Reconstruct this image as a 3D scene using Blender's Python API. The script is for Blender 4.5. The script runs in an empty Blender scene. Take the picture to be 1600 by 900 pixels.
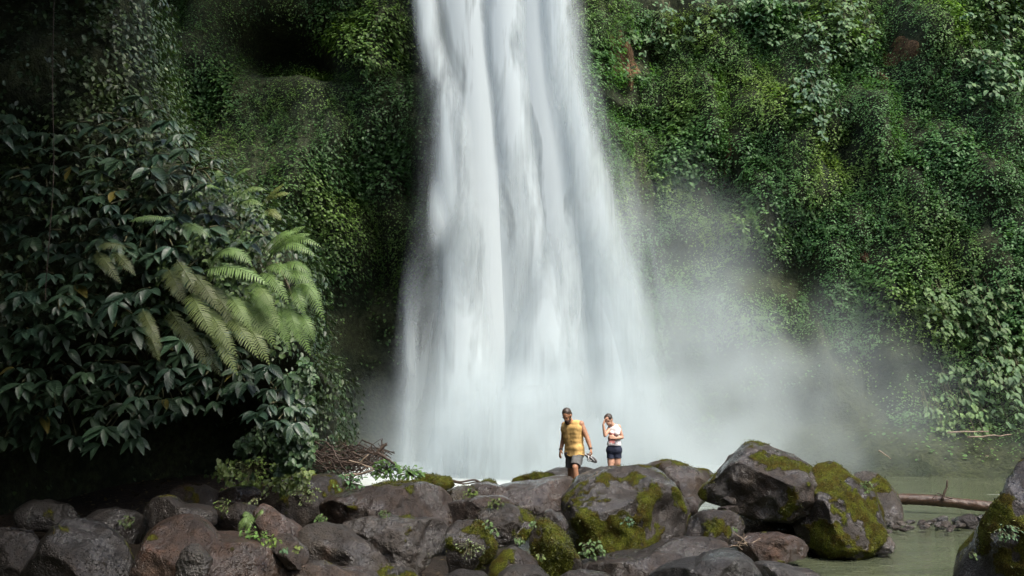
import bpy, math, random
import numpy as np
from math import radians, pi

random.seed(7)
RNG = np.random.default_rng(7)
scene = bpy.context.scene
C = scene.collection

# ------------------------------------------------------------------ camera, world, sun, exposure
FPX, CAMZ = 1556.0, 2.6
PITCH = math.atan(150.0 / FPX)
cam_data = bpy.data.cameras.new('camera')
cam_data.sensor_width = 36.0
cam_data.lens = 36.0 * FPX / 1600.0
cam_data.clip_end = 2000
cam = bpy.data.objects.new('camera', cam_data)
C.objects.link(cam)
cam.location = (0, 0, CAMZ)
cam.rotation_euler = (pi / 2 + PITCH, 0, 0)
scene.camera = cam

SUN_DIR = np.array([0.36, -0.38, 0.85]); SUN_DIR /= np.linalg.norm(SUN_DIR)   # towards the sun
SUN_EL = math.asin(SUN_DIR[2])
SUN_AZ = math.atan2(SUN_DIR[0], SUN_DIR[1])
world = bpy.data.worlds.new('World'); scene.world = world; world.use_nodes = True
wn = world.node_tree
bg = wn.nodes['Background']
sky = wn.nodes.new('ShaderNodeTexSky'); sky.sky_type = 'NISHITA'
sky.sun_disc = False
sky.sun_elevation = SUN_EL; sky.sun_rotation = SUN_AZ
sky.air_density = 1.0; sky.dust_density = 4.0; sky.ozone_density = 0.0
wn.links.new(sky.outputs[0], bg.inputs[0]); bg.inputs[1].default_value = 0.15

sd = bpy.data.lights.new('sun', 'SUN'); sd.energy = 1.5; sd.angle = radians(20); sd.color = (1, 0.97, 0.88)
sun = bpy.data.objects.new('sun', sd); C.objects.link(sun)
from mathutils import Vector, Matrix
sun.rotation_euler = Vector(SUN_DIR).to_track_quat('Z', 'Y').to_euler()
sun.location = (20, -20, 50)

scene.view_settings.view_transform = 'Standard'
scene.view_settings.look = 'None'
scene.view_settings.exposure = 1.4
scene.view_settings.gamma = 1.0
scene.view_settings.use_curve_mapping = False
scene.render.engine = 'CYCLES'
cy = scene.cycles
cy.use_denoising = True
cy.max_bounces = 5; cy.diffuse_bounces = 2; cy.glossy_bounces = 2; cy.transmission_bounces = 3
cy.transparent_max_bounces = 24; cy.volume_bounces = 1
cy.volume_step_rate = 1.0; cy.volume_max_steps = 48
cy.use_adaptive_sampling = True; cy.adaptive_threshold = 0.03
cy.sample_clamp_indirect = 6

# ------------------------------------------------------------------ helpers
cp, sp_ = math.cos(PITCH), math.sin(PITCH)
def P(px, py, d):
    """photograph pixel (1600 x 900) at world distance y = d -> world point"""
    a = (px - 800.0) / FPX; b = (450.0 - py) / FPX
    dy = cp - b * sp_; dz = sp_ + b * cp
    t = d / dy
    return np.array([a * t, d, CAMZ + dz * t])

def unit(v):
    v = np.asarray(v, float)
    return v / (np.linalg.norm(v, axis=-1, keepdims=True) + 1e-12)

def _hash(ix, iy, iz, seed):
    h = (ix.astype(np.uint32) * np.uint32(374761393) + iy.astype(np.uint32) * np.uint32(668265263)
         + iz.astype(np.uint32) * np.uint32(2147483647) + np.uint32(seed * 144665 + 101))
    h = (h ^ (h >> np.uint32(13))) * np.uint32(1274126177)
    h = (h ^ (h >> np.uint32(15))) * np.uint32(2246822519)
    return ((h ^ (h >> np.uint32(16))) & np.uint32(0xFFFFFF)).astype(np.float64) / 0xFFFFFF

def vnoise(p, seed=0):
    with np.errstate(over='ignore'):
        p = np.asarray(p, float); i = np.floor(p).astype(np.int64); f = p - i
        f = f * f * f * (f * (f * 6 - 15) + 10)
        out = 0
        for dx in (0, 1):
            wx = f[..., 0] if dx else 1 - f[..., 0]
            for dy in (0, 1):
                wy = f[..., 1] if dy else 1 - f[..., 1]
                for dz in (0, 1):
                    wz = f[..., 2] if dz else 1 - f[..., 2]
                    out = out + wx * wy * wz * _hash(i[..., 0] + dx, i[..., 1] + dy, i[..., 2] + dz, seed)
        return out * 2 - 1

def fbm(p, seed=0, octaves=4, gain=0.5, lac=2.03):
    p = np.asarray(p, float); a, s, o = 1.0, 0.0, 0.0
    for k in range(octaves):
        o = o + a * vnoise(p, seed + k * 7); s += a; a *= gain; p = p * lac + 3.7
    return o / s

def sstep(a, b, x):
    t = np.clip((np.asarray(x, float) - a) / (b - a), 0, 1)
    return t * t * (3 - 2 * t)

def mesh(name, V, F, mat=None, smooth=True, col=None, attrs=None):
    """F: integer array (n, k) or list of such arrays"""
    Fs = F if isinstance(F, list) else [F]
    Fs = [np.asarray(f, np.int32) for f in Fs if len(f)]
    me = bpy.data.meshes.new(name)
    V = np.asarray(V, np.float32)
    me.vertices.add(len(V)); me.vertices.foreach_set('co', V.ravel())
    tot = np.concatenate([np.full(len(f), f.shape[1], np.int32) for f in Fs])
    idx = np.concatenate([f.ravel() for f in Fs])
    start = np.concatenate([[0], np.cumsum(tot)[:-1]]).astype(np.int32)
    me.loops.add(len(idx)); me.loops.foreach_set('vertex_index', idx)
    me.polygons.add(len(tot)); me.polygons.foreach_set('loop_start', start)
    try: me.polygons.foreach_set('loop_total', tot)
    except Exception: pass
    me.polygons.foreach_set('use_smooth', np.full(len(tot), bool(smooth)))
    if col is not None:
        a = me.color_attributes.new('Col', 'FLOAT_COLOR', 'POINT')
        c4 = np.ones((len(V), 4), np.float32); c4[:, :3] = col
        a.data.foreach_set('color', c4.ravel())
    for k, arr in (attrs or {}).items():
        a = me.attributes.new(k, 'FLOAT', 'POINT'); a.data.foreach_set('value', np.asarray(arr, np.float32))
    me.update(calc_edges=True)
    if mat: me.materials.append(mat)
    return me

def link(name, me, parent=None, loc=None):
    o = bpy.data.objects.new(name, me); C.objects.link(o)
    if parent is not None: o.parent = parent
    if loc is not None: o.location = loc
    return o

def tag(o, label=None, cat=None, group=None, kind=None):
    if label: o['label'] = label
    if cat: o['category'] = cat
    if group: o['group'] = group
    if kind: o['kind'] = kind
    return o

def thing(name, label, cat, loc=(0, 0, 0), group=None):
    o = link(name, None); o.location = loc
    return tag(o, label, cat, group)

def grid_faces(nu, nv):
    a = np.arange(nu * nv).reshape(nv, nu)
    return np.stack([a[:-1, :-1], a[:-1, 1:], a[1:, 1:], a[1:, :-1]], -1).reshape(-1, 4)

_ico = {}
def ico(sub):
    if sub not in _ico:
        import bmesh
        bm = bmesh.new(); bmesh.ops.create_icosphere(bm, subdivisions=sub, radius=1.0)
        bm.verts.ensure_lookup_table()
        V = np.array([v.co[:] for v in bm.verts]); F = np.array([[v.index for v in f.verts] for f in bm.faces])
        bm.free(); _ico[sub] = (V, F)
    return _ico[sub]

def tube(pts, rad, n=7, cap=True):
    pts = np.asarray(pts, float); m = len(pts)
    rad = np.broadcast_to(np.asarray(rad, float), (m,))
    t = unit(np.gradient(pts, axis=0))
    ref = np.array([0.13, 0.21, 0.97]) if abs(t[:, 2]).mean() < 0.8 else np.array([0.97, 0.1, 0.1])
    a = unit(np.cross(t, ref)); b = np.cross(t, a)
    ang = np.linspace(0, 2 * pi, n, endpoint=False)
    V = pts[:, None] + rad[:, None, None] * (a[:, None] * np.cos(ang)[None, :, None] + b[:, None] * np.sin(ang)[None, :, None])
    V = V.reshape(-1, 3)
    i = np.arange(m * n).reshape(m, n)
    F = np.stack([i[:-1], np.roll(i[:-1], -1, 1), np.roll(i[1:], -1, 1), i[1:]], -1).reshape(-1, 4)
    Fs = [F]
    if cap:
        V = np.vstack([V, pts[0], pts[-1]])
        c0, c1 = m * n, m * n + 1
        Fs.append(np.stack([np.full(n, c0), np.roll(i[0], -1), i[0]], -1))
        Fs.append(np.stack([np.full(n, c1), i[-1], np.roll(i[-1], -1)], -1))
    return V, Fs

def join(parts):
    Vs, out, o = [], {}, 0
    for V, Fs in parts:
        Fs = Fs if isinstance(Fs, list) else [Fs]
        for f in Fs: out.setdefault(f.shape[1], []).append(np.asarray(f) + o)
        Vs.append(V); o += len(V)
    return np.vstack(Vs), [np.vstack(v) for v in out.values()]

def smoothline(pts, n):
    pts = np.asarray(pts, float); m = len(pts)
    s = np.linspace(0, m - 1, n); out = []
    for x in s:
        i = min(int(x), m - 2); t = x - i
        p0, p1, p2, p3 = pts[max(i - 1, 0)], pts[i], pts[i + 1], pts[min(i + 2, m - 1)]
        out.append(0.5 * ((2 * p1) + (-p0 + p2) * t + (2 * p0 - 5 * p1 + 4 * p2 - p3) * t * t + (-p0 + 3 * p1 - 3 * p2 + p3) * t ** 3))
    return np.array(out)

def in_poly(x, y, poly):
    x = np.asarray(x, float); y = np.asarray(y, float); inside = np.zeros(x.shape, bool)
    n = len(poly)
    for i in range(n):
        x0, y0 = poly[i]; x1, y1 = poly[(i + 1) % n]
        if y0 == y1: continue
        c = ((y0 > y) != (y1 > y)) & (x < (x1 - x0) * (y - y0) / (y1 - y0) + x0)
        inside ^= c
    return inside

# ------------------------------------------------------------------ materials
def new_mat(name):
    m = bpy.data.materials.new(name); m.use_nodes = True
    nt = m.node_tree
    for n in list(nt.nodes): nt.nodes.remove(n)
    return m, nt

class NT:
    def __init__(s, nt): s.nt = nt
    def n(s, typ, **kw):
        nd = s.nt.nodes.new(typ)
        ins = kw.pop('ins', {})
        for k, v in kw.items(): setattr(nd, k, v)
        for k, v in ins.items():
            sock = nd.inputs[k]
            if hasattr(v, 'is_output') or isinstance(v, bpy.types.NodeSocket): s.nt.links.new(v, sock)
            else: sock.default_value = v
        return nd
    def math(s, op, a, b=None, c=None, clamp=False):
        nd = s.n('ShaderNodeMath', operation=op, use_clamp=clamp)
        for i, v in enumerate((a, b, c)):
            if v is None: continue
            if isinstance(v, bpy.types.NodeSocket): s.nt.links.new(v, nd.inputs[i])
            else: nd.inputs[i].default_value = v
        return nd.outputs[0]
    def mix(s, f, a, b):
        nd = s.n('ShaderNodeMix', data_type='RGBA')
        for k, v in ((0, f), (6, a), (7, b)):
            if isinstance(v, bpy.types.NodeSocket): s.nt.links.new(v, nd.inputs[k])
            else: nd.inputs[k].default_value = (*v, 1) if isinstance(v, tuple) and len(v) == 3 else v
        return nd.outputs[2]
    def mul(s, a, b):
        nd = s.n('ShaderNodeMix', data_type='RGBA', blend_type='MULTIPLY'); nd.inputs[0].default_value = 1
        for k, v in ((6, a), (7, b)):
            if isinstance(v, bpy.types.NodeSocket): s.nt.links.new(v, nd.inputs[k])
            else: nd.inputs[k].default_value = (*v, 1)
        return nd.outputs[2]
    def ramp(s, v, a, b, lo=0.0, hi=1.0, smooth=True):
        nd = s.n('ShaderNodeMapRange', interpolation_type='SMOOTHSTEP' if smooth else 'LINEAR')
        for k, x in ((0, v), (1, a), (2, b), (3, lo), (4, hi)):
            if isinstance(x, bpy.types.NodeSocket): s.nt.links.new(x, nd.inputs[k])
            else: nd.inputs[k].default_value = x
        return nd.outputs[0]
    def noise(s, vec, scale, detail=3, rough=0.55, dist=0.0):
        nd = s.n('ShaderNodeTexNoise', ins={'Scale': scale, 'Detail': detail, 'Roughness': rough, 'Distortion': dist})
        if vec is not None: s.nt.links.new(vec, nd.inputs['Vector'])
        return nd.outputs['Fac']
    def bump(s, h, strength=0.5, dist=0.05, normal=None):
        nd = s.n('ShaderNodeBump', ins={'Height': h, 'Strength': strength, 'Distance': dist})
        if normal is not None: s.nt.links.new(normal, nd.inputs['Normal'])
        return nd.outputs[0]
    def out(s, surf=None, vol=None):
        o = s.n('ShaderNodeOutputMaterial')
        if surf is not None: s.nt.links.new(surf, o.inputs['Surface'])
        if vol is not None: s.nt.links.new(vol, o.inputs['Volume'])

def mat_leaf(name, gloss=0.42, trans=0.22, spec=0.5, veins=False):
    m, nt = new_mat(name); N = NT(nt)
    col = N.n('ShaderNodeAttribute', attribute_name='Col').outputs['Color']
    p = N.n('ShaderNodeBsdfPrincipled', ins={'Base Color': col, 'Roughness': gloss, 'Specular IOR Level': spec})
    t = N.n('ShaderNodeBsdfTranslucent', ins={'Color': N.mul(col, (1.3, 1.5, 0.6))})
    mx = N.n('ShaderNodeMixShader', ins={0: trans, 1: p.outputs[0], 2: t.outputs[0]})
    N.out(mx.outputs[0]); return m

def mat_leaf_obj(name, gloss=0.36, trans=0.15, spec=0.6):
    """colour from the object's own colour (shared leaf meshes)"""
    m, nt = new_mat(name); N = NT(nt)
    oi = N.n('ShaderNodeObjectInfo')
    uv = N.n('ShaderNodeTexCoord')
    sx = N.n('ShaderNodeSeparateXYZ', ins={0: uv.outputs['Object']})
    # midrib and side veins, paler
    ax = N.math('ABSOLUTE', sx.outputs[1])
    rib = N.ramp(ax, 0.0, 0.035, 1.0, 0.0)
    side = N.math('SINE', N.math('ADD', N.math('MULTIPLY', sx.outputs[0], 55.0), N.math('MULTIPLY', ax, -60.0)))
    sidev = N.math('MULTIPLY', N.ramp(side, 0.7, 1.0), 0.25)
    f = N.math('MAXIMUM', N.math('MULTIPLY', rib, 0.45), sidev)
    tn = N.noise(uv.outputs['Object'], 4.0, 2)
    base = N.mix(N.ramp(tn, 0.3, 0.7), N.mul(oi.outputs['Color'], (0.7, 0.75, 0.75)), N.mul(oi.outputs['Color'], (1.2, 1.15, 1.05)))
    base = N.mix(f, base, N.mul(oi.outputs['Color'], (2.0, 2.0, 1.4)))
    bp = N.bump(side, 0.25, 0.01)
    p = N.n('ShaderNodeBsdfPrincipled', ins={'Base Color': base, 'Roughness': gloss, 'Specular IOR Level': spec, 'Normal': bp})
    t = N.n('ShaderNodeBsdfTranslucent', ins={'Color': N.mul(oi.outputs['Color'], (1.4, 1.6, 0.6))})
    mx = N.n('ShaderNodeMixShader', ins={0: trans, 1: p.outputs[0], 2: t.outputs[0]})
    N.out(mx.outputs[0]); return m

def mat_rock():
    m, nt = new_mat('wet_rock'); N = NT(nt)
    oi = N.n('ShaderNodeObjectInfo')
    geo = N.n('ShaderNodeNewGeometry'); pos = geo.outputs['Position']
    nz = N.n('ShaderNodeSeparateXYZ', ins={0: geo.outputs['Normal']}).outputs[2]
    rnd = oi.outputs['Random']
    off = N.n('ShaderNodeVectorMath', operation='ADD', ins={0: pos})
    cmb = N.n('ShaderNodeCombineXYZ', ins={0: N.math('MULTIPLY', rnd, 13.0), 1: N.math('MULTIPLY', rnd, 7.0), 2: 0.0})
    nt.links.new(cmb.outputs[0], off.inputs[1]); v = off.outputs[0]
    n1 = N.noise(v, 1.3, 5, 0.6, 0.6)
    n2 = N.noise(v, 9.0, 6, 0.68)
    n3 = N.noise(v, 46.0, 3, 0.6)
    vor = N.n('ShaderNodeTexVoronoi', feature='F1', ins={'Vector': v, 'Scale': 26.0}).outputs['Distance']
    tint = oi.outputs['Color']
    c = N.mix(N.ramp(n1, 0.32, 0.68), N.mul(tint, (0.5, 0.46, 0.44)), N.mul(tint, (1.3, 1.3, 1.32)))
    c = N.mix(N.ramp(n2, 0.35, 0.7), N.mul(c, (0.55, 0.55, 0.55)), N.mul(c, (1.35, 1.33, 1.3)))
    c = N.mix(N.math('MULTIPLY', N.ramp(n3, 0.62, 0.78), 0.45), c, N.mul(c, (2.2, 2.2, 2.2)))      # pale crystals
    c = N.mix(N.math('MULTIPLY', N.ramp(vor, 0.0, 0.22, 1.0, 0.0), 0.6), c, N.mul(c, (0.35, 0.33, 0.32)))  # pits
    rust = N.noise(v, 2.7, 4, 0.6, 0.4)
    c = N.mix(N.math('MULTIPLY', N.ramp(rust, 0.55, 0.72), 0.55), c, N.mul(c, (1.5, 0.95, 0.6)))
    # moss: grows where it finds hold
    ma = N.n('ShaderNodeAttribute', attribute_name='moss').outputs['Fac']
    val = N.math('ADD', ma, N.math('ADD', N.math('MULTIPLY', N.math('SUBTRACT', n2, 0.5), 0.9), N.math('MULTIPLY', N.math('SUBTRACT', n3, 0.5), 0.5)))
    mask = N.ramp(val, 0.38, 0.62)
    mf = N.noise(v, 75.0, 3, 0.7); mb = N.noise(v, 6.0, 3)
    mc = N.mix(N.ramp(mf, 0.3, 0.7), (0.016, 0.019, 0.006), (0.115, 0.12, 0.019))
    mc = N.mix(N.ramp(mb, 0.35, 0.65), N.mul(mc, (0.75, 0.55, 0.5)), N.mul(mc, (1.15, 1.25, 0.9)))
    col = N.mix(mask, c, mc)
    wet = N.noise(v, 1.9, 4, 0.6)
    rough = N.math('ADD', N.ramp(wet, 0.40, 0.58, 0.16, 0.50), N.ramp(n2, 0.3, 0.7, 0.0, 0.14))
    rough = N.math('MAXIMUM', rough, N.math('MULTIPLY', mask, 0.95))
    h = N.math('ADD', N.math('MULTIPLY', n2, 0.8), N.math('MULTIPLY', n3, 0.30))
    h = N.math('ADD', h, N.math('MULTIPLY', N.ramp(vor, 0.0, 0.3), 0.28))
    h = N.math('ADD', h, N.math('MULTIPLY', N.math('MULTIPLY', mask, mf), 0.7))
    b = N.bump(h, 0.9, 0.075)
    sp = N.math('MULTIPLY_ADD', mask, -0.35, 0.45)
    p = N.n('ShaderNodeBsdfPrincipled', ins={'Base Color': col, 'Roughness': rough, 'Normal': b, 'Specular IOR Level': sp, 'Coat Weight': N.math('MULTIPLY', N.ramp(wet, 0.44, 0.54, 0.9, 0.0), N.math('SUBTRACT', 1.0, mask)), 'Coat Roughness': 0.09, 'Coat Normal': b})
    N.out(p.outputs[0]); return m

def mat_soil(name, a, b, rough=0.9, sc=2.0, patches=None):
    m, nt = new_mat(name); N = NT(nt)
    pos = N.n('ShaderNodeNewGeometry').outputs['Position']
    n1 = N.noise(pos, sc * 0.35, 5, 0.6, 0.8); n2 = N.noise(pos, sc * 5, 5, 0.65); n3 = N.noise(pos, sc * 22, 3)
    c = N.mix(N.ramp(n1, 0.33, 0.67), a, b)
    c = N.mix(N.ramp(n2, 0.35, 0.7), N.mul(c, (0.5, 0.5, 0.5)), N.mul(c, (1.4, 1.35, 1.3)))
    h = N.math('ADD', n2, N.math('MULTIPLY', n3, 0.3))
    p = N.n('ShaderNodeBsdfPrincipled', ins={'Base Color': c, 'Roughness': rough, 'Normal': N.bump(h, 0.8, 0.12), 'Specular IOR Level': 0.3})
    N.out(p.outputs[0]); return m

def mat_wood(name, a, b, rough=0.7):
    m, nt = new_mat(name); N = NT(nt)
    tc = N.n('ShaderNodeNewGeometry').outputs['Position']
    n1 = N.noise(tc, 6, 4, 0.6, 1.0); n2 = N.noise(tc, 40, 4, 0.6)
    c = N.mix(N.ramp(n1, 0.3, 0.7), a, b)
    c = N.mix(N.ramp(n2, 0.35, 0.65), N.mul(c, (0.6, 0.6, 0.6)), N.mul(c, (1.3, 1.3, 1.3)))
    p = N.n('ShaderNodeBsdfPrincipled', ins={'Base Color': c, 'Roughness': rough, 'Normal': N.bump(n2, 0.6, 0.02)})
    N.out(p.outputs[0]); return m

def mat_plain(name, colr, rough=0.7, spec=0.4, nsc=30.0, var=0.25, sheen=0.0):
    m, nt = new_mat(name); N = NT(nt)
    tc = N.n('ShaderNodeTexCoord').outputs['Object']
    n1 = N.noise(tc, nsc, 3); n0 = N.noise(tc, nsc * 0.2, 3)
    f = N.math('ADD', N.math('MULTIPLY', n1, 0.5), N.math('MULTIPLY', n0, 0.5))
    c = N.mix(N.ramp(f, 0.35, 0.65), tuple(x * (1 - var) for x in colr), tuple(min(1, x * (1 + var)) for x in colr))
    p = N.n('ShaderNodeBsdfPrincipled', ins={'Base Color': c, 'Roughness': rough, 'Specular IOR Level': spec, 'Normal': N.bump(f, 0.3, 0.01)})
    N.out(p.outputs[0]); return m

M = {}
M['ivy'] = mat_leaf('creeper_leaf', 0.5, 0.36, 0.35)
M['dark_leaf'] = mat_leaf('dark_leaf', 0.46, 0.14, 0.4)
M['fern'] = mat_leaf('fern_leaf', 0.5, 0.25, 0.35)
M['leaf'] = mat_leaf_obj('broad_leaf')
M['cliff_leaf'] = mat_leaf_obj('cliff_creeper_leaf', 0.5, 0.22, 0.3)
M['rock'] = mat_rock()
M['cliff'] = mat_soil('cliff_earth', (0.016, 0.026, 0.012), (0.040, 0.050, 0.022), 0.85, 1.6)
M['earth'] = mat_soil('bare_earth', (0.10, 0.06, 0.032), (0.19, 0.115, 0.062), 0.9, 2.5)
M['soil'] = mat_soil('dark_soil', (0.014, 0.011, 0.008), (0.036, 0.026, 0.017), 0.85, 3.0)
M['stick'] = mat_wood('dead_stick', (0.024, 0.015, 0.010), (0.06, 0.038, 0.025))
M['pale_stick'] = mat_wood('pale_stick', (0.16, 0.12, 0.085), (0.27, 0.21, 0.15))
M['log'] = mat_wood('wet_log', (0.032, 0.017, 0.009), (0.07, 0.038, 0.02), 0.4)
M['stem'] = mat_wood('green_stem', (0.035, 0.04, 0.014), (0.085, 0.08, 0.03))
M['litter'] = mat_leaf('litter_leaf', 0.6, 0.1, 0.3)

def mat_water():
    m, nt = new_mat('green_water'); N = NT(nt)
    pos = N.n('ShaderNodeNewGeometry').outputs['Position']
    mp = N.n('ShaderNodeMapping', ins={'Vector': pos, 'Scale': (0.55, 1.5, 1.0)}).outputs[0]
    n1 = N.noise(mp, 1.2, 4, 0.6, 0.4); n2 = N.noise(mp, 5.5, 3, 0.6)
    h = N.math('ADD', N.math('MULTIPLY', n1, 0.6), N.math('MULTIPLY', n2, 0.3))
    # foam: where the fall lands and torn streaks drifting from it
    sub = N.n('ShaderNodeVectorMath', operation='SUBTRACT', ins={0: pos, 1: (0.6, 30.0, 0.0)})
    dv = N.n('ShaderNodeVectorMath', operation='MULTIPLY', ins={0: sub.outputs[0], 1: (0.13, 0.14, 0.0)})
    ln = N.n('ShaderNodeVectorMath', operation='LENGTH', ins={0: dv.outputs[0]}).outputs['Value']
    fm = N.ramp(ln, 0.5, 1.2, 1.0, 0.0)
    mp2 = N.n('ShaderNodeMapping', ins={'Vector': pos, 'Scale': (0.5, 2.6, 1.0)}).outputs[0]
    st = N.noise(mp2, 1.7, 5, 0.62, 0.8)
    streak = N.math('MULTIPLY', N.ramp(st, 0.66, 0.74), N.ramp(ln, 1.1, 2.8, 0.8, 0.12))
    foam = N.math('MAXIMUM', N.math('MULTIPLY', fm, N.ramp(st, 0.25, 0.6, 0.5, 1.0)), streak)
    base = N.mix(N.ramp(n1, 0.3, 0.7), (0.055, 0.065, 0.040), (0.08, 0.093, 0.056))
    col = N.mix(foam, base, (0.58, 0.63, 0.62))
    rough = N.ramp(foam, 0, 1, 0.05, 0.7)
    p = N.n('ShaderNodeBsdfPrincipled', ins={'Base Color': col, 'Roughness': rough, 'IOR': 1.33, 'Normal': N.bump(h, 0.5, 0.14)})
    N.out(p.outputs[0]); return m
M['water'] = mat_water()

def mat_fall():
    m, nt = new_mat('falling_water'); N = NT(nt)
    dens = N.n('ShaderNodeAttribute', attribute_name='dens').outputs['Fac']
    u = N.n('ShaderNodeAttribute', attribute_name='across').outputs['Fac']
    w = N.n('ShaderNodeAttribute', attribute_name='down').outputs['Fac']
    oi = N.n('ShaderNodeObjectInfo').outputs['Random']
    vec = N.n('ShaderNodeCombineXYZ', ins={0: u, 1: w, 2: N.math('MULTIPLY', oi, 37.0)}).outputs[0]
    def st(sx, sy, d, r=0.55, dist=0.0):
        mp = N.n('ShaderNodeMapping', ins={'Vector': vec, 'Scale': (sx, sy, 1.0)}).outputs[0]
        return N.noise(mp, 1.0, d, r, dist)
    s1 = st(1.1, 0.24, 4, 0.55, 0.5); s2 = st(4.5, 0.22, 4, 0.55, 0.3); s3 = st(24.0, 0.45, 3, 0.55)
    s = N.math('ADD', N.math('MULTIPLY', N.ramp(s1, 0.28, 0.68), 0.9), N.math('MULTIPLY', N.ramp(s2, 0.1, 0.9), 0.36))
    s = N.math('ADD', s, N.math('MULTIPLY', N.ramp(s3, 0.2, 0.8), 0.13))
    al = N.math('MULTIPLY', dens, s, clamp=True)
    hb = N.math('ADD', N.math('MULTIPLY', s1, 1.0), N.math('MULTIPLY', s2, 0.4))
    bp = N.bump(hb, 0.05, 0.3)
    d = N.n('ShaderNodeBsdfDiffuse', ins={'Color': (0.56, 0.625, 0.64, 1), 'Normal': bp})
    t = N.n('ShaderNodeBsdfTranslucent', ins={'Color': (0.56, 0.625, 0.645, 1), 'Normal': bp})
    mx = N.n('ShaderNodeMixShader', ins={0: 0.35, 1: d.outputs[0], 2: t.outputs[0]})
    tr = N.n('ShaderNodeBsdfTransparent')
    o = N.n('ShaderNodeMixShader', ins={0: al, 1: tr.outputs[0], 2: mx.outputs[0]})
    N.out(o.outputs[0]); return m
M['fall'] = mat_fall()

# ------------------------------------------------------------------ setting: ground
def ground_z(x, y):
    x = np.asarray(x, float); y = np.asarray(y, float)
    left = sstep(1.5, -5.5, x)
    z = -0.75 + 0.75 * sstep(2.6, -1.0, x) + 1.1 * left * sstep(9.0, 17.0, y)
    pool = sstep(18.6, 22.0, y) * sstep(-6.5, -3.6, x)
    z = z * (1 - pool) + (-0.9) * pool
    ledge = np.exp(-(((x - 1.3) / 2.2) ** 4)) * np.exp(-(((y - 18.9) / 2.0) ** 4))
    z = np.maximum(z, -0.9 + 1.23 * ledge + 0.0 * x)
    z = z + 0.07 * fbm(np.stack([x * 0.9, y * 0.9, x * 0], -1), 3, 4) * (1 - 0.6 * ledge)
    return z
gx = np.concatenate([[-400, -120, -60, -36], np.arange(-24, 24.01, 0.25), [36, 60, 120, 400]])
gy = np.concatenate([[-300, -80, -30, -8], np.arange(0, 40.01, 0.25), [60, 120, 500]])
X, Y = np.meshgrid(gx, gy)
gm = mesh('ground', np.stack([X.ravel(), Y.ravel(), ground_z(X.ravel(), Y.ravel())], -1), grid_faces(len(gx), len(gy)), M['soil'])
tag(link('ground', gm), 'dark bare soil between and under the boulders', kind='structure')
wx = np.array([-30, 30.]); wy = np.array([4, 44.])
X, Y = np.meshgrid(wx, wy)
wm = mesh('water', np.stack([X.ravel(), Y.ravel(), 0 * X.ravel()], -1), grid_faces(2, 2), M['water'])
tag(link('water', wm), 'murky green plunge pool and stream', kind='structure')

# ------------------------------------------------------------------ setting: back cliff (one gorge wall behind the fall)
CD = 33.0
def px_of(x, z, y):
    """pixel that a world point falls on (numpy), for reading layout measurements"""
    dz = z - CAMZ
    w = y * cp + dz * sp_
    return 800 + FPX * x / w, 450 - FPX * (-y * sp_ + dz * cp) / w

def ell(px, py, cx, cy_, rx, ry, rot=0.0):
    c, s = math.cos(rot), math.sin(rot)
    dx, dy = px - cx, py - cy_
    return ((dx * c + dy * s) / rx) ** 2 + ((-dx * s + dy * c) / ry) ** 2

EARTH = [(1150, 205, 14, 24), (1152, 255, 9, 30), (1425, 62, 26, 32), (1395, 108, 18, 16), (1330, 235, 22, 22), (1348, 200, 12, 16),
         (1065, 395, 62, 42), (1170, 415, 40, 40), (1100, 300, 18, 50), (1290, 285, 8, 26), (1358, 400, 16, 16), (1240, 420, 55, 30), (1375, 265, 18, 10),
         (1545, 390, 10, 50), (1190, 450, 60, 25), (1430, 570, 40, 28), (1300, 620, 120, 80), (1160, 560, 140, 60), (1200, 640, 200, 60), (1540, 300, 22, 12),
         (1000, 330, 30, 50), (985, 95, 40, 28), (975, 150, 40, 18), (1205, 330, 14, 40)]
def cliff_y(x, z):
    x = np.asarray(x, float); z = np.asarray(z, float)
    y = np.full(x.shape, CD)
    y = y - 0.30 * np.maximum(0, x - 5.0) + 0.24 * np.maximum(z - 1.5, 0) * sstep(2, 6, x)
    y = y - 0.30 * np.maximum(0, -4.0 - x)
    px, py = px_of(x, z, np.full(x.shape, 32.0))
    y = y + 2.8 * np.exp(-np.clip(ell(px, py, 575, 560, 100, 190), 0, 40) ** 1.5)         # undercut left of the fall
    y = y + 3.0 * np.exp(-np.clip(ell(px, py, 430, 62, 78, 40), 0, 40) ** 2)              # dark hollow
    y = y + 1.6 * np.exp(-np.clip(ell(px, py, 505, 95, 50, 24, 0.3), 0, 40) ** 2)
    y = y + 1.2 * np.exp(-np.clip(ell(px, py, 330, 330, 40, 60), 0, 40) ** 2)
    y = y + 1.2 * np.exp(-np.clip(ell(px, py, 975, 150, 60, 12), 0, 40) ** 2)
    for (cx, cy_, rx, ry) in EARTH[:6]:
        y = y + 0.5 * np.exp(-np.clip(ell(px, py, cx, cy_, rx, ry), 0, 40) ** 2)
    q = np.stack([x * 0.42, z * 0.34, x * 0], -1)
    lump = (1.5 - 0.8 * sstep(1, 6, x)) * fbm(q, 11, 2) + (0.5 + 0.35 * sstep(1, 6, x)) * fbm(q * np.array([3.1, 2.2, 1]), 21, 3)
    lump = lump + 0.5 * np.abs(fbm(np.stack([x * 0.8, z * 0.18, x * 0], -1), 31, 2))
    y = y + lump * (0.5 + 0.5 * sstep(0.0, 3.0, z))
    y = y - 3.5 * sstep(15.2, 19.0, z) * sstep(-2.5, -5.5, x)  # overhang above the frame, shaped to darken the left part of the cliff
    # bank at the foot
    y = y - 2.0 * np.maximum(0, 1.4 - z) * sstep(6, 11, x) - 1.6 * np.maximum(0, 1.0 - z) * sstep(-3, -6, x)
    return y
cx_ = np.arange(-24, 30.01, 0.2); cz_ = np.arange(-1.6, 26.01, 0.2)
X, Z = np.meshgrid(cx_, cz_)
Yc = cliff_y(X.ravel(), Z.ravel())
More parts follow.
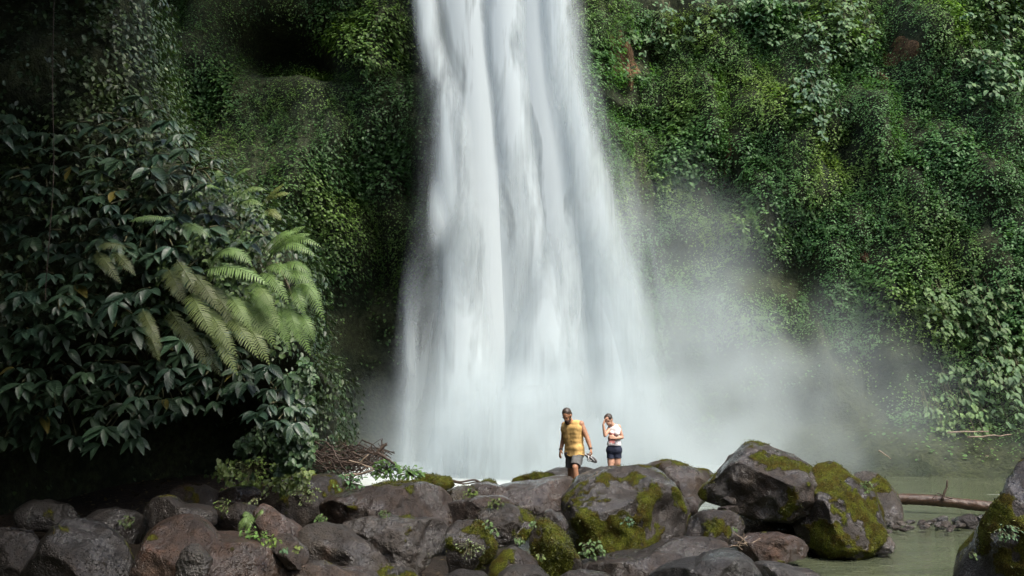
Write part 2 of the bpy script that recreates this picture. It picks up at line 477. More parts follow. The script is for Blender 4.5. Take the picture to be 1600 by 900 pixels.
CLIFFV = np.stack([X.ravel(), Yc, Z.ravel()], -1)
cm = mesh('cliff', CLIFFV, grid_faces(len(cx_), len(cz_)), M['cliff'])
tag(link('cliff', cm), 'steep earth and rock cliff behind the waterfall', kind='structure')

def cliff_frame(x, z):
    e = 0.08
    y = cliff_y(x, z)
    dx = (cliff_y(x + e, z) - cliff_y(x - e, z)) / (2 * e); dz = (cliff_y(x, z + e) - cliff_y(x, z - e)) / (2 * e)
    n = unit(np.stack([dx, -np.ones_like(dx), dz], -1))
    return np.stack([x, y, z], -1), n

# unseen wall added behind and right of the viewer to block low sky light
def gorge_shade_wall():
    path = smoothline([(-9.0, 3.0), (-13.0, -6.0), (-9.0, -15.0), (3.0, -19.0), (16.0, -15.0), (24.0, -4.0), (27.0, 10.0), (28.0, 24.0)], 90)
    zs = np.arange(-1.5, 15.1, 0.75)
    V = np.array([[px_, py_, z] for z in zs for px_, py_ in path])
    n = unit(V * np.array([1, 1, 0]) - np.array([6, 4, 0]))
    V = V + n * (1.6 * fbm(V * 0.25, 5, 3) + 0.06 * V[:, 2])[:, None]
    tag(link('cliff', mesh('cliff', V, grid_faces(90, len(zs)), M['cliff'])), 'unseen gorge wall added behind the viewer to block low sky light', kind='structure')
gorge_shade_wall()

# ------------------------------------------------------------------ leaf makers
LEAF6 = np.array([[0, 0, 0], [0.30, 0.24, 0.05], [0.68, 0.21, 0.03], [1.0, 0, -0.10], [0.68, -0.21, 0.03], [0.30, -0.24, 0.05]])
LF6 = np.array([[0, 1, 2, 3], [3, 4, 5, 0]])
def frames(n, t):
    n = unit(n); t = unit(t - n * (t * n).sum(-1, keepdims=True)); b = np.cross(n, t)
    return np.stack([t, b, n], -1)      # columns
def scatter_leaves(pos, n, t, size, col, tpl=LEAF6, faces=LF6, wid=1.0):
    Rm = frames(n, t); k = len(tpl)
    tp = tpl * np.array([1, wid, 1])
    V = pos[:, None] + np.einsum('nij,kj->nki', Rm, tp) * size[:, None, None]
    F = (faces[None] + (np.arange(len(pos)) * k)[:, None, None]).reshape(-1, faces.shape[1])
    cc = np.repeat(col, k, axis=0)
    return V.reshape(-1, 3), F, cc

def rndn(n, s=1.0): return RNG.normal(0, s, (n, 3))
DOWN = np.array([0, 0, -1.0]); UP = np.array([0, 0, 1.0])

def mixc(a, b, f): return np.asarray(a) * (1 - f[:, None]) + np.asarray(b) * f[:, None]

def cliff_leaves(n, x0, x1, z0, z1, dens, size, name, label, colf, lay=0.35, chunk=None):
    x = RNG.uniform(x0, x1, n); z = RNG.uniform(z0, z1, n)
    keep = RNG.uniform(0, 1, n) < dens(x, z)
    x, z = x[keep], z[keep]
    p, nr = cliff_frame(x, z)
    m = len(x)
    p = p + nr * (RNG.uniform(0.0, 1.0, m) ** 1.5 * lay)[:, None]
    nn = unit(nr + UP * 1.15 + rndn(m, 0.33))
    t = DOWN * 1.0 + nr * 0.35 + rndn(m, 0.45)
    s = size * RNG.uniform(0.7, 1.3, m) * (0.75 + 0.75 * sstep(-0.1, 0.5, fbm(np.stack([x * 0.5, z * 0.5, x * 0], -1), 55, 3)))
    V, F, cc = scatter_leaves(p, nn, t, s, colf(x, z, m), wid=1.45)
    o = link(name, mesh(name, V, F, M['ivy'], True, cc))
    return tag(o, label, 'creeper', kind='stuff')

def col_right(x, z, m):
    q = np.stack([x * 0.45, z * 0.4, x * 0], -1)
    f = sstep(-0.35, 0.45, fbm(q, 41, 3) + RNG.normal(0, 0.06, m)); g = sstep(-0.3, 0.4, fbm(q * 1.7, 47, 2) + RNG.normal(0, 0.08, m))
    c = mixc((0.075, 0.165, 0.056), (0.150, 0.235, 0.055), f)
    c = c * (1 - 0.5 * g[:, None]) + np.array([0.085, 0.180, 0.072]) * 0.5 * g[:, None]
    return c * RNG.uniform(0.7, 1.3, (m, 1))
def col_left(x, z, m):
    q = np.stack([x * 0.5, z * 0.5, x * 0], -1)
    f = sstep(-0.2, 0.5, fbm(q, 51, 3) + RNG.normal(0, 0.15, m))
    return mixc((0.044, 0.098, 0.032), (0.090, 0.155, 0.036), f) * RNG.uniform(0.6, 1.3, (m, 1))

def dens_right(x, z):
    px, py = px_of(x, z, cliff_y(x, z))
    d = np.full(x.shape, 1.0)
    q = np.stack([x * 0.9, z * 0.7, x * 0], -1)
    nz = fbm(q, 61, 3)
    d = d * (0.55 + 0.45 * sstep(-0.35, -0.1, nz))
    for (cx, cy_, rx, ry) in EARTH:
        d = d * (1 - 0.97 * np.exp(-np.clip(ell(px, py, cx, cy_, rx, ry) * (1 + 0.9 * nz), 0, 30) ** 1.6))
    d = d * (1 - 0.95 * sstep(1040, 930, px) * sstep(380, 480, py))
    d = d * (1 - 0.9 * sstep(930, 880, px))
    d = d * (1 - 0.97 * sstep(655, 690, py + 25 * nz) * sstep(1620, 1380, px + 40 * nz)) * (1 - 0.9 * sstep(675, 700, py + 20 * nz))
    return d
def dens_left(x, z):
    px, py = px_of(x, z, cliff_y(x, z))
    q = np.stack([x * 0.75, z * 0.45, x * 0], -1)
    nz = fbm(q, 71, 3)
    d = 0.5 + 0.5 * sstep(-0.3, 0.05, nz)
    d = d * (1 - 0.97 * np.exp(-np.clip(ell(px, py, 575, 570, 110, 190) * (1 + 0.5 * nz), 0, 30) ** 3))
    d = d * (1 - np.exp(-np.clip(ell(px, py, 430, 62, 72, 38), 0, 30) ** 2)) * (1 - np.exp(-np.clip(ell(px, py, 505, 95, 50, 24, 0.3), 0, 30) ** 2))
    d = d * (1 - 0.55 * sstep(600, 680, px)) * (1 - 0.9 * sstep(690, 730, px)) * (1 - sstep(560, 640, py))
    return d
cliff_leaves(260000, 2.0, 19, 0.4, 16.5, dens_right, 0.09, 'creeper_leaves', 'carpet of small green creeper leaves covering the cliff right of the waterfall', col_right, 0.42)
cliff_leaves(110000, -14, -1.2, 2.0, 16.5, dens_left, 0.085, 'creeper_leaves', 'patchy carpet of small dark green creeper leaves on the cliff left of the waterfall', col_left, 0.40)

# bare reddish earth scars where the creeper has fallen off
def earth_scar(cx, cy_, rx, ry, label):
    n = 26; a = np.linspace(-1, 1, n)
    c = P(cx, cy_, 32.5); sx = rx / FPX * 32.5; sz = ry / FPX * 32.5
    U, W = np.meshgrid(a, a)
    r = np.sqrt(U ** 2 + W ** 2)
    k = np.maximum(np.abs(U), np.abs(W)); sc = np.where(r > 0, k / np.maximum(r, 1e-6), 1)
    U2, W2 = U * sc, W * sc
    x = c[0] + U2 * sx; z = c[2] + W2 * sz
    wob = 1 + 0.3 * fbm(np.stack([np.arctan2(W2, U2).ravel() * 1.3, 0 * U2.ravel() + cx, 0 * U2.ravel()], -1), 5, 3).reshape(U2.shape)
    x = c[0] + (x - c[0]) * wob; z = c[2] + (z - c[2]) * wob
    y = cliff_y(x.ravel(), z.ravel())
    rr = np.sqrt(U2 ** 2 + W2 ** 2).ravel()
    y = y - 0.06 * (1 - rr ** 4) + 0.10 * rr ** 6 + 0.05 * fbm(np.stack([x.ravel() * 3, z.ravel() * 3, z.ravel() * 0], -1), 9, 3)
    o = link('earth_scar', mesh('earth_scar', np.stack([x.ravel(), y, z.ravel()], -1), grid_faces(n, n), M['earth']))
    return tag(o, label, 'earth scar', kind='structure')
earth_scar(1149, 208, 14, 26, 'pale brown bare earth scar in the creeper, right of the waterfall')
earth_scar(1153, 258, 9, 26, 'narrow brown earth strip under the pale scar')
earth_scar(1426, 64, 24, 28, 'reddish brown bare earth patch high on the right cliff')
earth_scar(1394, 108, 16, 14, 'small reddish earth patch below the high one')
earth_scar(1358, 400, 13, 13, 'pale earth spot in the creeper halfway up the right cliff')
earth_scar(985, 62, 34, 55, 'mossy brown earth overhang beside the top of the waterfall')

# ------------------------------------------------------------------ setting: near cliff on the left, undercut, with an unseen brow extended for shade
ZR = [(-1, -3.6), (0.8, -3.4), (1.6, -3.3), (2.6, -3.1), (3.6, -3.05), (4.6, -3.2), (5.3, -4.1), (6.0, -5.0), (7.0, -5.5), (8.6, -5.6), (9.9, -1.6), (11.5, -0.2), (20, 0.4)]
def near_cliff():
    zs = np.arange(-1, 20.01, 0.16)
    xr = np.interp(zs, [a for a, b in ZR], [b for a, b in ZR])
    ns = 90; s = np.linspace(0, 1, ns)
    V = np.zeros((len(zs), ns, 3))
    for i, z in enumerate(zs):
        hollow = 3.4 * sstep(3.3, 2.2, z)
        brow = 9.5 * sstep(8.3, 9.9, z)  # overhang out of view, pushed forward to shade the left slope
        xc = xr[i]
        y0 = 13.4 + hollow - brow
        pts = np.array([[-5.5, -1.0], [-4.5, 5.0 if brow < 6 else 2.0], [-7.3, y0 - 1.8 - 0.8 * hollow if brow < 6 else 3.0], [xc - 2.2, y0 - 0.1], [xc - 0.5, y0 + 0.2], [xc, y0 + 1.2], [xc - 0.6 - 0.04 * brow, y0 + 3.5], [xc - 1.6 - 0.10 * brow, y0 + 6.5], [xc - 4.0 - 0.5 * brow, y0 + 7.2 + brow]])  # first points: unseen side wall, set close to block light from the left
        c = smoothline(pts, ns)
        V[i, :, 0] = c[:, 0]; V[i, :, 1] = c[:, 1]; V[i, :, 2] = z
    W = V.reshape(-1, 3)
    d = 0.55 * fbm(W * 0.7, 81, 3) + 0.18 * fbm(W * 2.4, 83, 3)
    W[:, 1] += d; W[:, 0] += 0.5 * d * np.sign(np.sin(W[:, 2]))*0.3
    return W, ns, len(zs)
NCV, ncu, ncv = near_cliff()
tag(link('cliff', mesh('cliff', NCV, grid_faces(ncu, ncv), M['cliff'])), 'dark undercut near cliff on the left, its brow extended out of view to shade the slope', kind='structure')
# its own dark leaf cover
def near_leaves():
    A = NCV.reshape(ncv, ncu, 3)
    n = 120000
    i = RNG.uniform(0, ncv - 1.01, n); j = RNG.uniform(0, ncu - 1.01, n)
    i0, j0 = i.astype(int), j.astype(int); fi, fj = (i - i0)[:, None], (j - j0)[:, None]
    p = A[i0, j0] * (1 - fi) * (1 - fj) + A[i0 + 1, j0] * fi * (1 - fj) + A[i0, j0 + 1] * (1 - fi) * fj + A[i0 + 1, j0 + 1] * fi * fj
    nr = unit(np.cross(A[i0, j0 + 1] - A[i0, j0], A[i0 + 1, j0] - A[i0, j0]))
    px, py = px_of(p[:, 0], p[:, 2], p[:, 1])
    q = fbm(p * 0.9, 91, 3)
    dn = (0.5 + 0.5 * sstep(-0.25, 0.15, q)) * (0.06 + 0.94 * sstep(2.2, 3.2, p[:, 2] + 0.5 * q + 2.0 * sstep(400, 450, px)))
    k = RNG.uniform(0, 1, n) < dn
    p, nr, q = p[k], nr[k], q[k]; m = len(p)
    p = p + nr * (RNG.uniform(0, 1, m) * 0.45)[:, None]
    f = np.clip(q + 0.3 + RNG.normal(0, 0.2, m), 0, 1)
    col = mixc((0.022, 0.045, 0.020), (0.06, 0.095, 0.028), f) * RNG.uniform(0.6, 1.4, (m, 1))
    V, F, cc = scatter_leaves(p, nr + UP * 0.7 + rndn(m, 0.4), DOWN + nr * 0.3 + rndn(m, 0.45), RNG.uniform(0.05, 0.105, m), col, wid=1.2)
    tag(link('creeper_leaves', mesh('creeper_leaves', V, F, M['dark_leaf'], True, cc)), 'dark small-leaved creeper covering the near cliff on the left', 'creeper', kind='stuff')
near_leaves()

# ------------------------------------------------------------------ boulders
def poly_radius(poly, c, th):
    """distance from c to the outline in direction th (farthest hit)"""
    poly = np.asarray(poly, float); a = poly - c; b = np.roll(a, -1, 0)
    d = np.stack([np.cos(th), np.sin(th)], -1)
    R = np.zeros(len(th))
    for k in range(len(a)):
        e = b[k] - a[k]
        den = d[:, 0] * e[1] - d[:, 1] * e[0]
        with np.errstate(divide='ignore', invalid='ignore'):
            t = (a[k, 0] * e[1] - a[k, 1] * e[0]) / den
            u = (a[k, 0] * d[:, 1] - a[k, 1] * d[:, 0]) / den
        ok = (np.abs(den) > 1e-9) & (u >= -1e-6) & (u <= 1 + 1e-6) & (t > 0)
        R = np.where(ok & (t > R), t, R)
    return R

def boulder(outline, depth, thick, label, tint=(0.09, 0.07, 0.055), moss=0.0, seed=0, sub=5, box=0.72, cuts=4, rough=1.0, name='boulder', cat='boulder', group=None, top=True):
    ol = np.array(outline, float)
    cpx = ol.mean(0) * 0.5 + (ol.max(0) + ol.min(0)) / 4
    cen = P(cpx[0], cpx[1], depth)
    az = math.atan2(cen[0], cen[1])                       # the rock turns its broad side to the viewer
    rx = np.array([math.cos(az), -math.sin(az)])
    ppm = FPX / (depth * cp + (cen[2] - CAMZ) * sp_)
    p2 = np.stack([(ol[:, 0] - cpx[0]) / ppm * math.cos(az), -(ol[:, 1] - cpx[1]) / ppm], -1)
    th0 = np.linspace(-pi, pi, 361)
    want = poly_radius(p2, np.zeros(2), th0)
    want[want <= 0] = want[want > 0].min()
    ker = np.array([1, 2, 3, 2, 1.]) / 9
    def sm(a): return np.convolve(np.concatenate([a[-5:-1], a, a[1:5]]), ker, 'same')[4:-4]
    want = sm(want); R0 = want.copy()
    size = np.sqrt((p2.max(0) - p2.min(0)).prod())
    loc = cen + np.array([math.sin(az), math.cos(az), 0]) * 0.15 * thick
    def build(R0, sb):
        D, F = ico(sb)
        th = np.arctan2(D[:, 2], D[:, 0]); s = np.sqrt(D[:, 0] ** 2 + D[:, 2] ** 2)
        R = np.interp(th, th0, R0)
        sx = np.clip(s, 0, 1) ** box
        yy = np.sign(D[:, 1]) * np.abs(D[:, 1]) ** box
        V = np.stack([R * sx * np.cos(th), thick / 2 * yy, R * sx * np.sin(th)], -1)
        rg = np.random.default_rng(seed + 100)
        for k in range(cuts + 4 + (1 if top else 0)):
            if k == cuts + 4: n = unit(np.array([rg.uniform(-0.25, 0.25), -0.55, 1.0]))
            else: n = unit(np.array([rg.uniform(-1.3, 1.3), -1.0, rg.uniform(-0.5, 1.1)]))
            dd = V @ n; off = dd.max() * rg.uniform(0.60, 0.84)
            V = V - n * (np.maximum(0, dd - off) * 0.96)[:, None]
        q = V / max(size, 0.15)
        nd = unit(V / np.array([1, thick / max(size, .1), 1]))
        d = 0.055 * fbm(q * 1.8 + seed, seed, 3) + 0.036 * (1 - 2.4 * np.abs(fbm(q * 2.4 + seed * 2, seed + 3, 3))) + 0.020 * fbm(q * 9, seed + 5, 4)
        d = np.maximum(d, -0.09)
        V = V + nd * (d * size * rough)[:, None] * np.array([1, 1.5, 1])
        W = np.stack([V[:, 0] * rx[0] + V[:, 1] * math.sin(az), V[:, 0] * rx[1] + V[:, 1] * math.cos(az), V[:, 2]], -1)
        return W, F
    for it in range(3):                                   # grow or shrink the shape until its outline has the measured size
        W, F = build(R0, min(sub, 3 + (it > 1))); G = W + loc
        qx, qy = px_of(G[:, 0], G[:, 2], G[:, 1])
        ax, ay = (qx - cpx[0]) / ppm * math.cos(az), -(qy - cpx[1]) / ppm
        tt = np.arctan2(ay, ax); rr = np.hypot(ax, ay)
        bins = np.zeros(73); bi = ((tt + pi) / (2 * pi) * 72).astype(int) % 72
        np.maximum.at(bins, bi, rr); bins[72] = bins[0]
        tb = np.linspace(-pi, pi, 73) + pi / 72
        have = np.interp(th0, np.concatenate([[tb[0] - 2 * pi / 72], tb]), np.concatenate([[bins[71]], bins]))
        ft = np.fft.rfft(np.log(np.clip(want / np.maximum(have, 1e-4), 0.6, 1.5))[:-1]); ft[5:] = 0
        ra = np.exp(np.fft.irfft(ft, 360)); R0 = sm(R0 * np.append(ra, ra[0]))
    W, F = build(R0, sub)
    nv = unit(W)
    G = W + loc
    mfield = 0.5 + 0.62 * fbm(G * 1.9 + seed * 3.1, seed + 9, 3) + 0.16 * fbm(G * 11.0, seed + 19, 3) + 0.05 * nv[:, 2]
    mv = sstep(-0.15, 0.15, mfield - (0.93 - 0.66 * moss)) if moss > 0.02 else np.zeros(len(W))
    W = W + nv * (mv * (0.012 + 0.012 * fbm(G * 14, 3, 2)))[:, None]
    me = mesh(name, W, F, M['rock'], attrs={'moss': mv})
    o = link(name, me, None, loc)
    hot = np.nonzero(mv ** 1.5 > RNG.uniform(0.15, 1.0, len(mv)))[0]
    if len(hot) > 60 and sub >= 4:
        vn = np.zeros(len(W) * 3, np.float32); me.vertex_normals.foreach_get('vector', vn); vn = vn.reshape(-1, 3).astype(float)
        keep = hot[vn[hot, 1] < 0.35]
        if len(keep) > 20:
            nt_ = min(5200, len(keep) * 3)
            pick = RNG.choice(keep, nt_)
            pp = W[pick] + rndn(nt_, 0.012)
            sz = RNG.uniform(0.016, 0.034, nt_)
            f_ = np.clip(0.5 + 0.9 * fbm((pp + loc) * 4.0, 13, 2) + RNG.normal(0, 0.2, nt_), 0, 1)
            cl = mixc((0.022, 0.026, 0.008), (0.105, 0.118, 0.018), f_) * RNG.uniform(0.6, 1.3, (nt_, 1))
            Vt, Ft, ct = scatter_leaves(pp - vn[pick] * 0.006, vn[pick] + rndn(nt_, 0.8), vn[pick] * 0.8 + UP * 0.3 + rndn(nt_, 0.55), sz, cl, wid=0.8)
            tag(link('moss', mesh('moss', Vt, Ft, M['fern'], True, ct), o), kind='stuff')
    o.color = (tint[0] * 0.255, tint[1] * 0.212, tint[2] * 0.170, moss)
    return tag(o, label, cat, group)

BR = (0.105, 0.078, 0.058); GR = (0.095, 0.090, 0.085); DK = (0.05, 0.042, 0.035); RD = (0.13, 0.082, 0.056); BL = (0.105, 0.110, 0.118)
boulder([(878,779),(899,750),(930,737),(962,731),(1003,729),(1029,733),(1044,744),(1060,764),(1073,790),(1076,819),(1072,840),(1037,860),(1003,872),(962,880),(933,880),(904,870),(890,839),(880,813)],
        14.9, 3.0, 'biggest wet dark boulder in the middle, moss patch on its front', GR, 0.48, 1, 6, 0.70, -1)
boulder([(1000,735),(1017,726),(1044,719),(1066,724),(1086,731),(1113,737),(1120,750),(1110,775),(1086,800),(1040,800),(1000,780)], 17.9, 2.0, 'brown mossy boulder behind the big middle boulder', (0.10,0.075,0.05), 0.42, 2)
boulder([(1087,773),(1102,756),(1119,739),(1139,715),(1157,701),(1177,693),(1201,696),(1225,706),(1250,718),(1270,730),(1285,750),(1285,780),(1265,800),(1240,818),(1205,814),(1170,807),(1140,797),(1105,786)],
        16.0, 2.4, 'tall domed brown boulder right of centre by the pool', (0.10,0.085,0.07), 0.36, 3, 6, 0.72, -3)
boulder([(1258,745),(1275,729),(1302,724),(1325,737),(1345,751),(1366,767),(1377,797),(1383,825),(1383,850),(1366,872),(1325,876),(1285,872),(1258,850),(1238,822),(1238,790)], 15.6, 2.0,
        'moss-covered boulder at the water edge leaning on the domed one', (0.09,0.085,0.08), 0.72, 4, 6, 0.72, -2)
boulder([(1335,741),(1352,737),(1373,741),(1390,755),(1401,770),(1411,797),(1411,815),(1380,822),(1340,815),(1325,780)], 18.6, 1.6, 'smooth grey boulder beside the log end', (0.13,0.125,0.115), 0.30, 5)
boulder([(1608,716),(1588,727),(1574,748),(1560,777),(1545,804),(1535,825),(1524,852),(1508,876),(1500,915),(1490,1010),(1760,1010),(1790,820),(1720,715),(1650,695)], 9.4, 2.6,
        'steep moss-covered boulder cut off by the right edge of the picture', (0.06,0.05,0.042), 0.84, 6, 6)
boulder([(1074,815),(1091,801),(1115,796),(1139,797),(1157,808),(1162,828),(1152,850),(1119,862),(1074,860)], 14.0, 1.2, 'dark brown rock tucked below the domed boulder', (0.07,0.052,0.04), 0.15, 7)
boulder([(1148,850),(1165,836),(1190,831),(1222,833),(1248,842),(1264,858),(1258,872),(1215,882),(1165,876)], 14.4, 0.9, 'low reddish broken rock with bamboo shreds beside it', RD, 0.05, 8, 5, 0.8, 7, 1.5)
boulder([(840,930),(865,895),(919,885),(948,871),(991,861),(1020,854),(1049,846),(1078,843),(1107,845),(1136,852),(1150,860),(1130,885),(1078,900),(1020,940)], 12.4, 1.5,
        'long low dark rock lying across the front of the big boulder', (0.075,0.06,0.05), 0.10, 9, 6)
boulder([(1000,925),(1020,900),(1043,886),(1072,874),(1101,864),(1124,859),(1142,859),(1160,867),(1175,882),(1188,903),(1195,950),(1000,950)], 11.2, 1.5, 'wet black shiny rock at the bottom edge right of centre', (0.035,0.036,0.04), 0.0, 10)
boulder([(1172,885),(1190,878),(1210,878),(1243,886),(1273,896),(1300,912),(1300,935),(1180,935)], 13.2, 0.9, 'flat wet bluish slab half under the water', (0.11,0.13,0.15), 0.0, 11, 5, 0.8, 2)
boulder([(494,789),(517,779),(544,772),(572,762),(600,755),(636,753),(664,754),(680,764),(692,772),(705,794),(709,818),(694,830),(640,830),(578,830),(535,826),(500,805)], 13.6, 1.9,
        'long brown boulder with a flat top and mossy left flank', BR, 0.36, 12, 6)
boulder([(459,838),(480,822),(503,816),(522,818),(548,824),(575,845),(595,865),(610,890),(585,910),(500,905),(470,880)], 11.6, 1.4, 'smooth grey boulder at the front with a mossy foot', (0.105,0.10,0.09), 0.22, 13)
boulder([(530,822),(567,812),(594,809),(636,809),(667,811),(689,816),(696,830),(694,848),(672,870),(655,892),(639,900),(606,895),(575,870),(545,845)], 12.0, 1.3,
        'pitted wet grey boulder left of centre with a shiny hollowed face', (0.125,0.125,0.125), 0.12, 14, 6, 0.75, 5, 1.5)
boulder([(697,831),(711,817),(733,812),(753,814),(767,833),(776,852),(772,880),(765,905),(733,915),(702,900),(695,855)], 11.8, 0.9, 'upright grey angular rock with small plants on its face', (0.12,0.12,0.115), 0.26, 15, 5, 0.85, 6)
boulder([(745,806),(760,795),(777,789),(798,787),(818,795),(834,811),(832,830),(815,848),(777,858),(748,845)], 12.8, 1.0, 'rounded green-brown mossy boulder left of the big middle one', (0.07,0.06,0.045), 0.5, 16)
boulder([(755,775),(769,764),(795,757),(832,751),(861,747),(893,746),(905,765),(890,790),(855,803),(832,806),(795,798),(765,790)], 16.0, 2.0, 'flat brown rock ledge in front of the man in yellow', (0.13,0.098,0.08), 0.12, 17, 5, 0.7, 3)
boulder([(846,741),(868,732),(895,729),(920,731),(932,738),(936,756),(890,765),(840,760)], 20.4, 1.2, 'low dark grey rock behind the legs of the man', (0.075,0.075,0.075), 0.1, 18, 4)
boulder([(798,751),(815,744),(838,738),(862,739),(872,747),(865,758),(830,765),(800,762)], 18.6, 1.0, 'low rock capped with yellow-green moss beside the falling water', (0.08,0.07,0.05), 0.78, 19, 4)
boulder([(826,848),(836,820),(855,812),(876,826),(896,854),(911,885),(908,905),(881,912),(850,905),(832,880)], 12.0, 1.1, 'pointed rock, mossy brown left side and grey right side', (0.105,0.095,0.085), 0.36, 20)
boulder([(762,890),(783,860),(803,851),(826,864),(843,883),(845,905),(800,915),(765,910)], 11.5, 0.9, 'brown rock low in front of the rounded mossy boulder', (0.09,0.07,0.05), 0.25, 21, 4)
boulder([(772,905),(785,893),(803,884),(826,882),(849,890),(862,910),(862,945),(770,945)], 10.7, 0.9, 'small wet grey rock at the bottom edge in the middle', (0.10,0.10,0.10), 0.05, 22, 4)
boulder([(690,905),(710,893),(735,890),(760,896),(775,915),(775,950),(690,950)], 10.6, 0.8, 'dark rock at the bottom edge below the upright grey one', (0.05,0.045,0.04), 0.2, 35, 4)
boulder([(862,915),(880,896),(905,890),(935,893),(960,905),(965,950),(865,950)], 10.9, 0.9, 'dark wet rock at the bottom edge left of the black one', (0.07,0.068,0.066), 0.0, 36, 4)
boulder([(241,830),(251,817),(275,808),(297,806),(316,812),(335,825),(352,836),(369,840),(390,843),(412,851),(433,864),(447,882),(464,902),(475,950),(190,950),(205,895),(222,862),(233,842)], 9.8, 1.9,
        'large reddish brown boulder at the bottom left', (0.135,0.092,0.066), 0.2, 23, 6)
boulder([(280,866),(297,852),(312,851),(325,865),(333,881),(318,900),(300,915),(270,915)], 9.1, 0.5, 'blue-grey broken stone leaning on the reddish boulder', (0.14,0.155,0.165), 0.0, 24, 5, 0.9, 6, 1.6)
boulder([(38,895),(62,850),(90,820),(115,811),(160,817),(195,845),(212,890),(215,950),(20,950)], 9.6, 1.6, 'dark shaded boulder in the bottom left corner', (0.028,0.025,0.022), 0.2, 25, 5, 0.85)  # tint darkened to carry the shade of this corner
boulder([(228,800),(240,779),(266,773),(283,784),(300,789),(337,797),(345,806),(330,822),(290,830),(240,838)], 11.4, 1.4, 'flat dark slab behind the reddish boulder', (0.06,0.055,0.05), 0.12, 26, 5, 0.9, 3)
boulder([(398,800),(404,787),(421,791),(444,806),(462,818),(477,828),(468,845),(440,850),(400,845)], 11.7, 0.9, 'sloping pinkish brown rock wedged above the small round stone', (0.15,0.105,0.085), 0.05, 27, 5, 0.85, 5)
boulder([(423,846),(436,836),(453,834),(468,845),(480,860),(481,876),(470,890),(450,890),(438,875),(427,862)], 10.3, 0.55, 'small round stone with a mossy cap and leaves on it', (0.11,0.085,0.065), 0.42, 28, 5)
boulder([(440,905),(455,887),(472,880),(500,877),(540,887),(590,898),(612,915),(612,950),(440,950)], 10.3, 1.0, 'flat brown rock at the bottom edge left of centre', (0.12,0.095,0.075), 0.1, 29)
boulder([(572,905),(598,889),(630,884),(650,893),(662,915),(660,950),(570,950)], 10.6, 0.8, 'mossy brown rock at the bottom edge under the pitted boulder', (0.08,0.07,0.05), 0.48, 30, 4)
boulder([(395,765),(420,756),(445,750),(478,745),(515,741),(537,750),(536,772),(505,800),(485,830),(440,825),(400,800)], 14.6, 1.6, 'dark mossy earth-coloured boulder under the driftwood pile', (0.055,0.042,0.028), 0.4, 31)
boulder([(652,745),(660,741),(680,743),(705,746),(709,760),(690,770),(662,765)], 16.6, 0.8, 'low mossy stone at the water edge near the green plants', (0.08,0.06,0.03), 0.7, 32, 4)
boulder([(695,768),(715,760),(735,760),(748,770),(746,788),(720,795),(697,790)], 15.2, 0.8, 'yellow-green mossy lump between brown rocks', (0.09,0.08,0.04), 0.75, 33, 4)
boulder([(690,795),(715,785),(740,777),(765,773),(787,777),(805,790),(800,818),(750,828),(700,828)], 13.9, 1.3, 'brown rock between the long boulder and the mossy round one', (0.115,0.085,0.068), 0.22, 34)
boulder([(732,760),(755,752),(778,756),(795,768),(785,784),(740,784)], 15.8, 1.0, 'small brown rock left of the flat ledge', (0.12,0.09,0.072), 0.15, 37, 4)
boulder([(750,756),(757,751),(768,750),(776,755),(774,764),(752,764)], 17.2, 0.5, 'tiny moss cushion stone at the foot of the waterfall', (0.08,0.07,0.03), 0.85, 38, 4)
boulder([(846,806),(862,797),(880,802),(890,825),(880,850),(850,840)], 13.6, 0.8, 'dark stone in the gap left of the big middle boulder', (0.06,0.048,0.038), 0.1, 39, 4)
boulder([(1124,781),(1136,775),(1150,779),(1150,788),(1128,789)], 15.5, 0.3, 'small dark stone resting against the domed boulder', (0.05,0.04,0.034), 0.0, 40, 4)
boulder([(1120,794),(1135,790),(1152,791),(1152,802),(1124,803)], 15.3, 0.3, 'flat dark stone just under the small resting one', (0.06,0.05,0.044), 0.0, 41, 4)
boulder([(1070,780),(1083,775),(1092,786),(1090,806),(1070,806)], 15.2, 0.5, 'brown stone in the gap right of the big boulder', (0.10,0.075,0.06), 0.0, 42, 4)
boulder([(1364,842),(1377,832),(1392,840),(1400,853),(1395,866),(1366,866)], 15.3, 0.5, 'pale bluish wet stone at the foot of the mossy water-edge boulder', (0.20,0.22,0.24), 0.0, 43, 4)
boulder([(1140,815),(1160,800),(1215,805),(1262,815),(1285,850),(1270,880),(1150,880)], 16.6, 1.2, 'black rock added to stand for the shadow in the gap under the domed boulder', (0.03,0.027,0.025), 0.0, 46, 4)  # added filler rock, its near-black tint stands in for the gap's shadow
boulder([(-60,860),(-20,830),(20,822),(55,835),(70,870),(60,930),(-60,930)], 10.4, 1.2, 'dark mossy rock cut off by the left edge at the bottom', (0.03,0.027,0.024), 0.35, 47, 5, 0.85)  # shade of the lower left put into this tint and the next two
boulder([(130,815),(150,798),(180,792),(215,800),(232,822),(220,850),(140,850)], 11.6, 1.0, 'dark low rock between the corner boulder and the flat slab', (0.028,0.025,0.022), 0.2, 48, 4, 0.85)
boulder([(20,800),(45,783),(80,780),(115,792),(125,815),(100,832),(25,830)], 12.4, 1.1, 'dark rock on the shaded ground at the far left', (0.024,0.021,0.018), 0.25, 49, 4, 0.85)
boulder([(262,768),(290,755),(325,757),(342,772),(335,790),(270,790)], 13.2, 0.9, 'dim brown rock behind the flat slab', (0.06,0.045,0.035), 0.15, 50, 4, 0.85)
boulder([(345,800),(365,787),(390,785),(412,795),(415,820),(380,835),(345,825)], 12.2, 1.0, 'dark rock behind the bright little fern', (0.06,0.048,0.04), 0.2, 44, 4)
boulder([(335,775),(360,762),(395,758),(410,772),(400,795),(350,800)], 13.6, 1.0, 'brown shaded rock below the hanging shrubs', (0.08,0.058,0.045), 0.15, 45, 4)

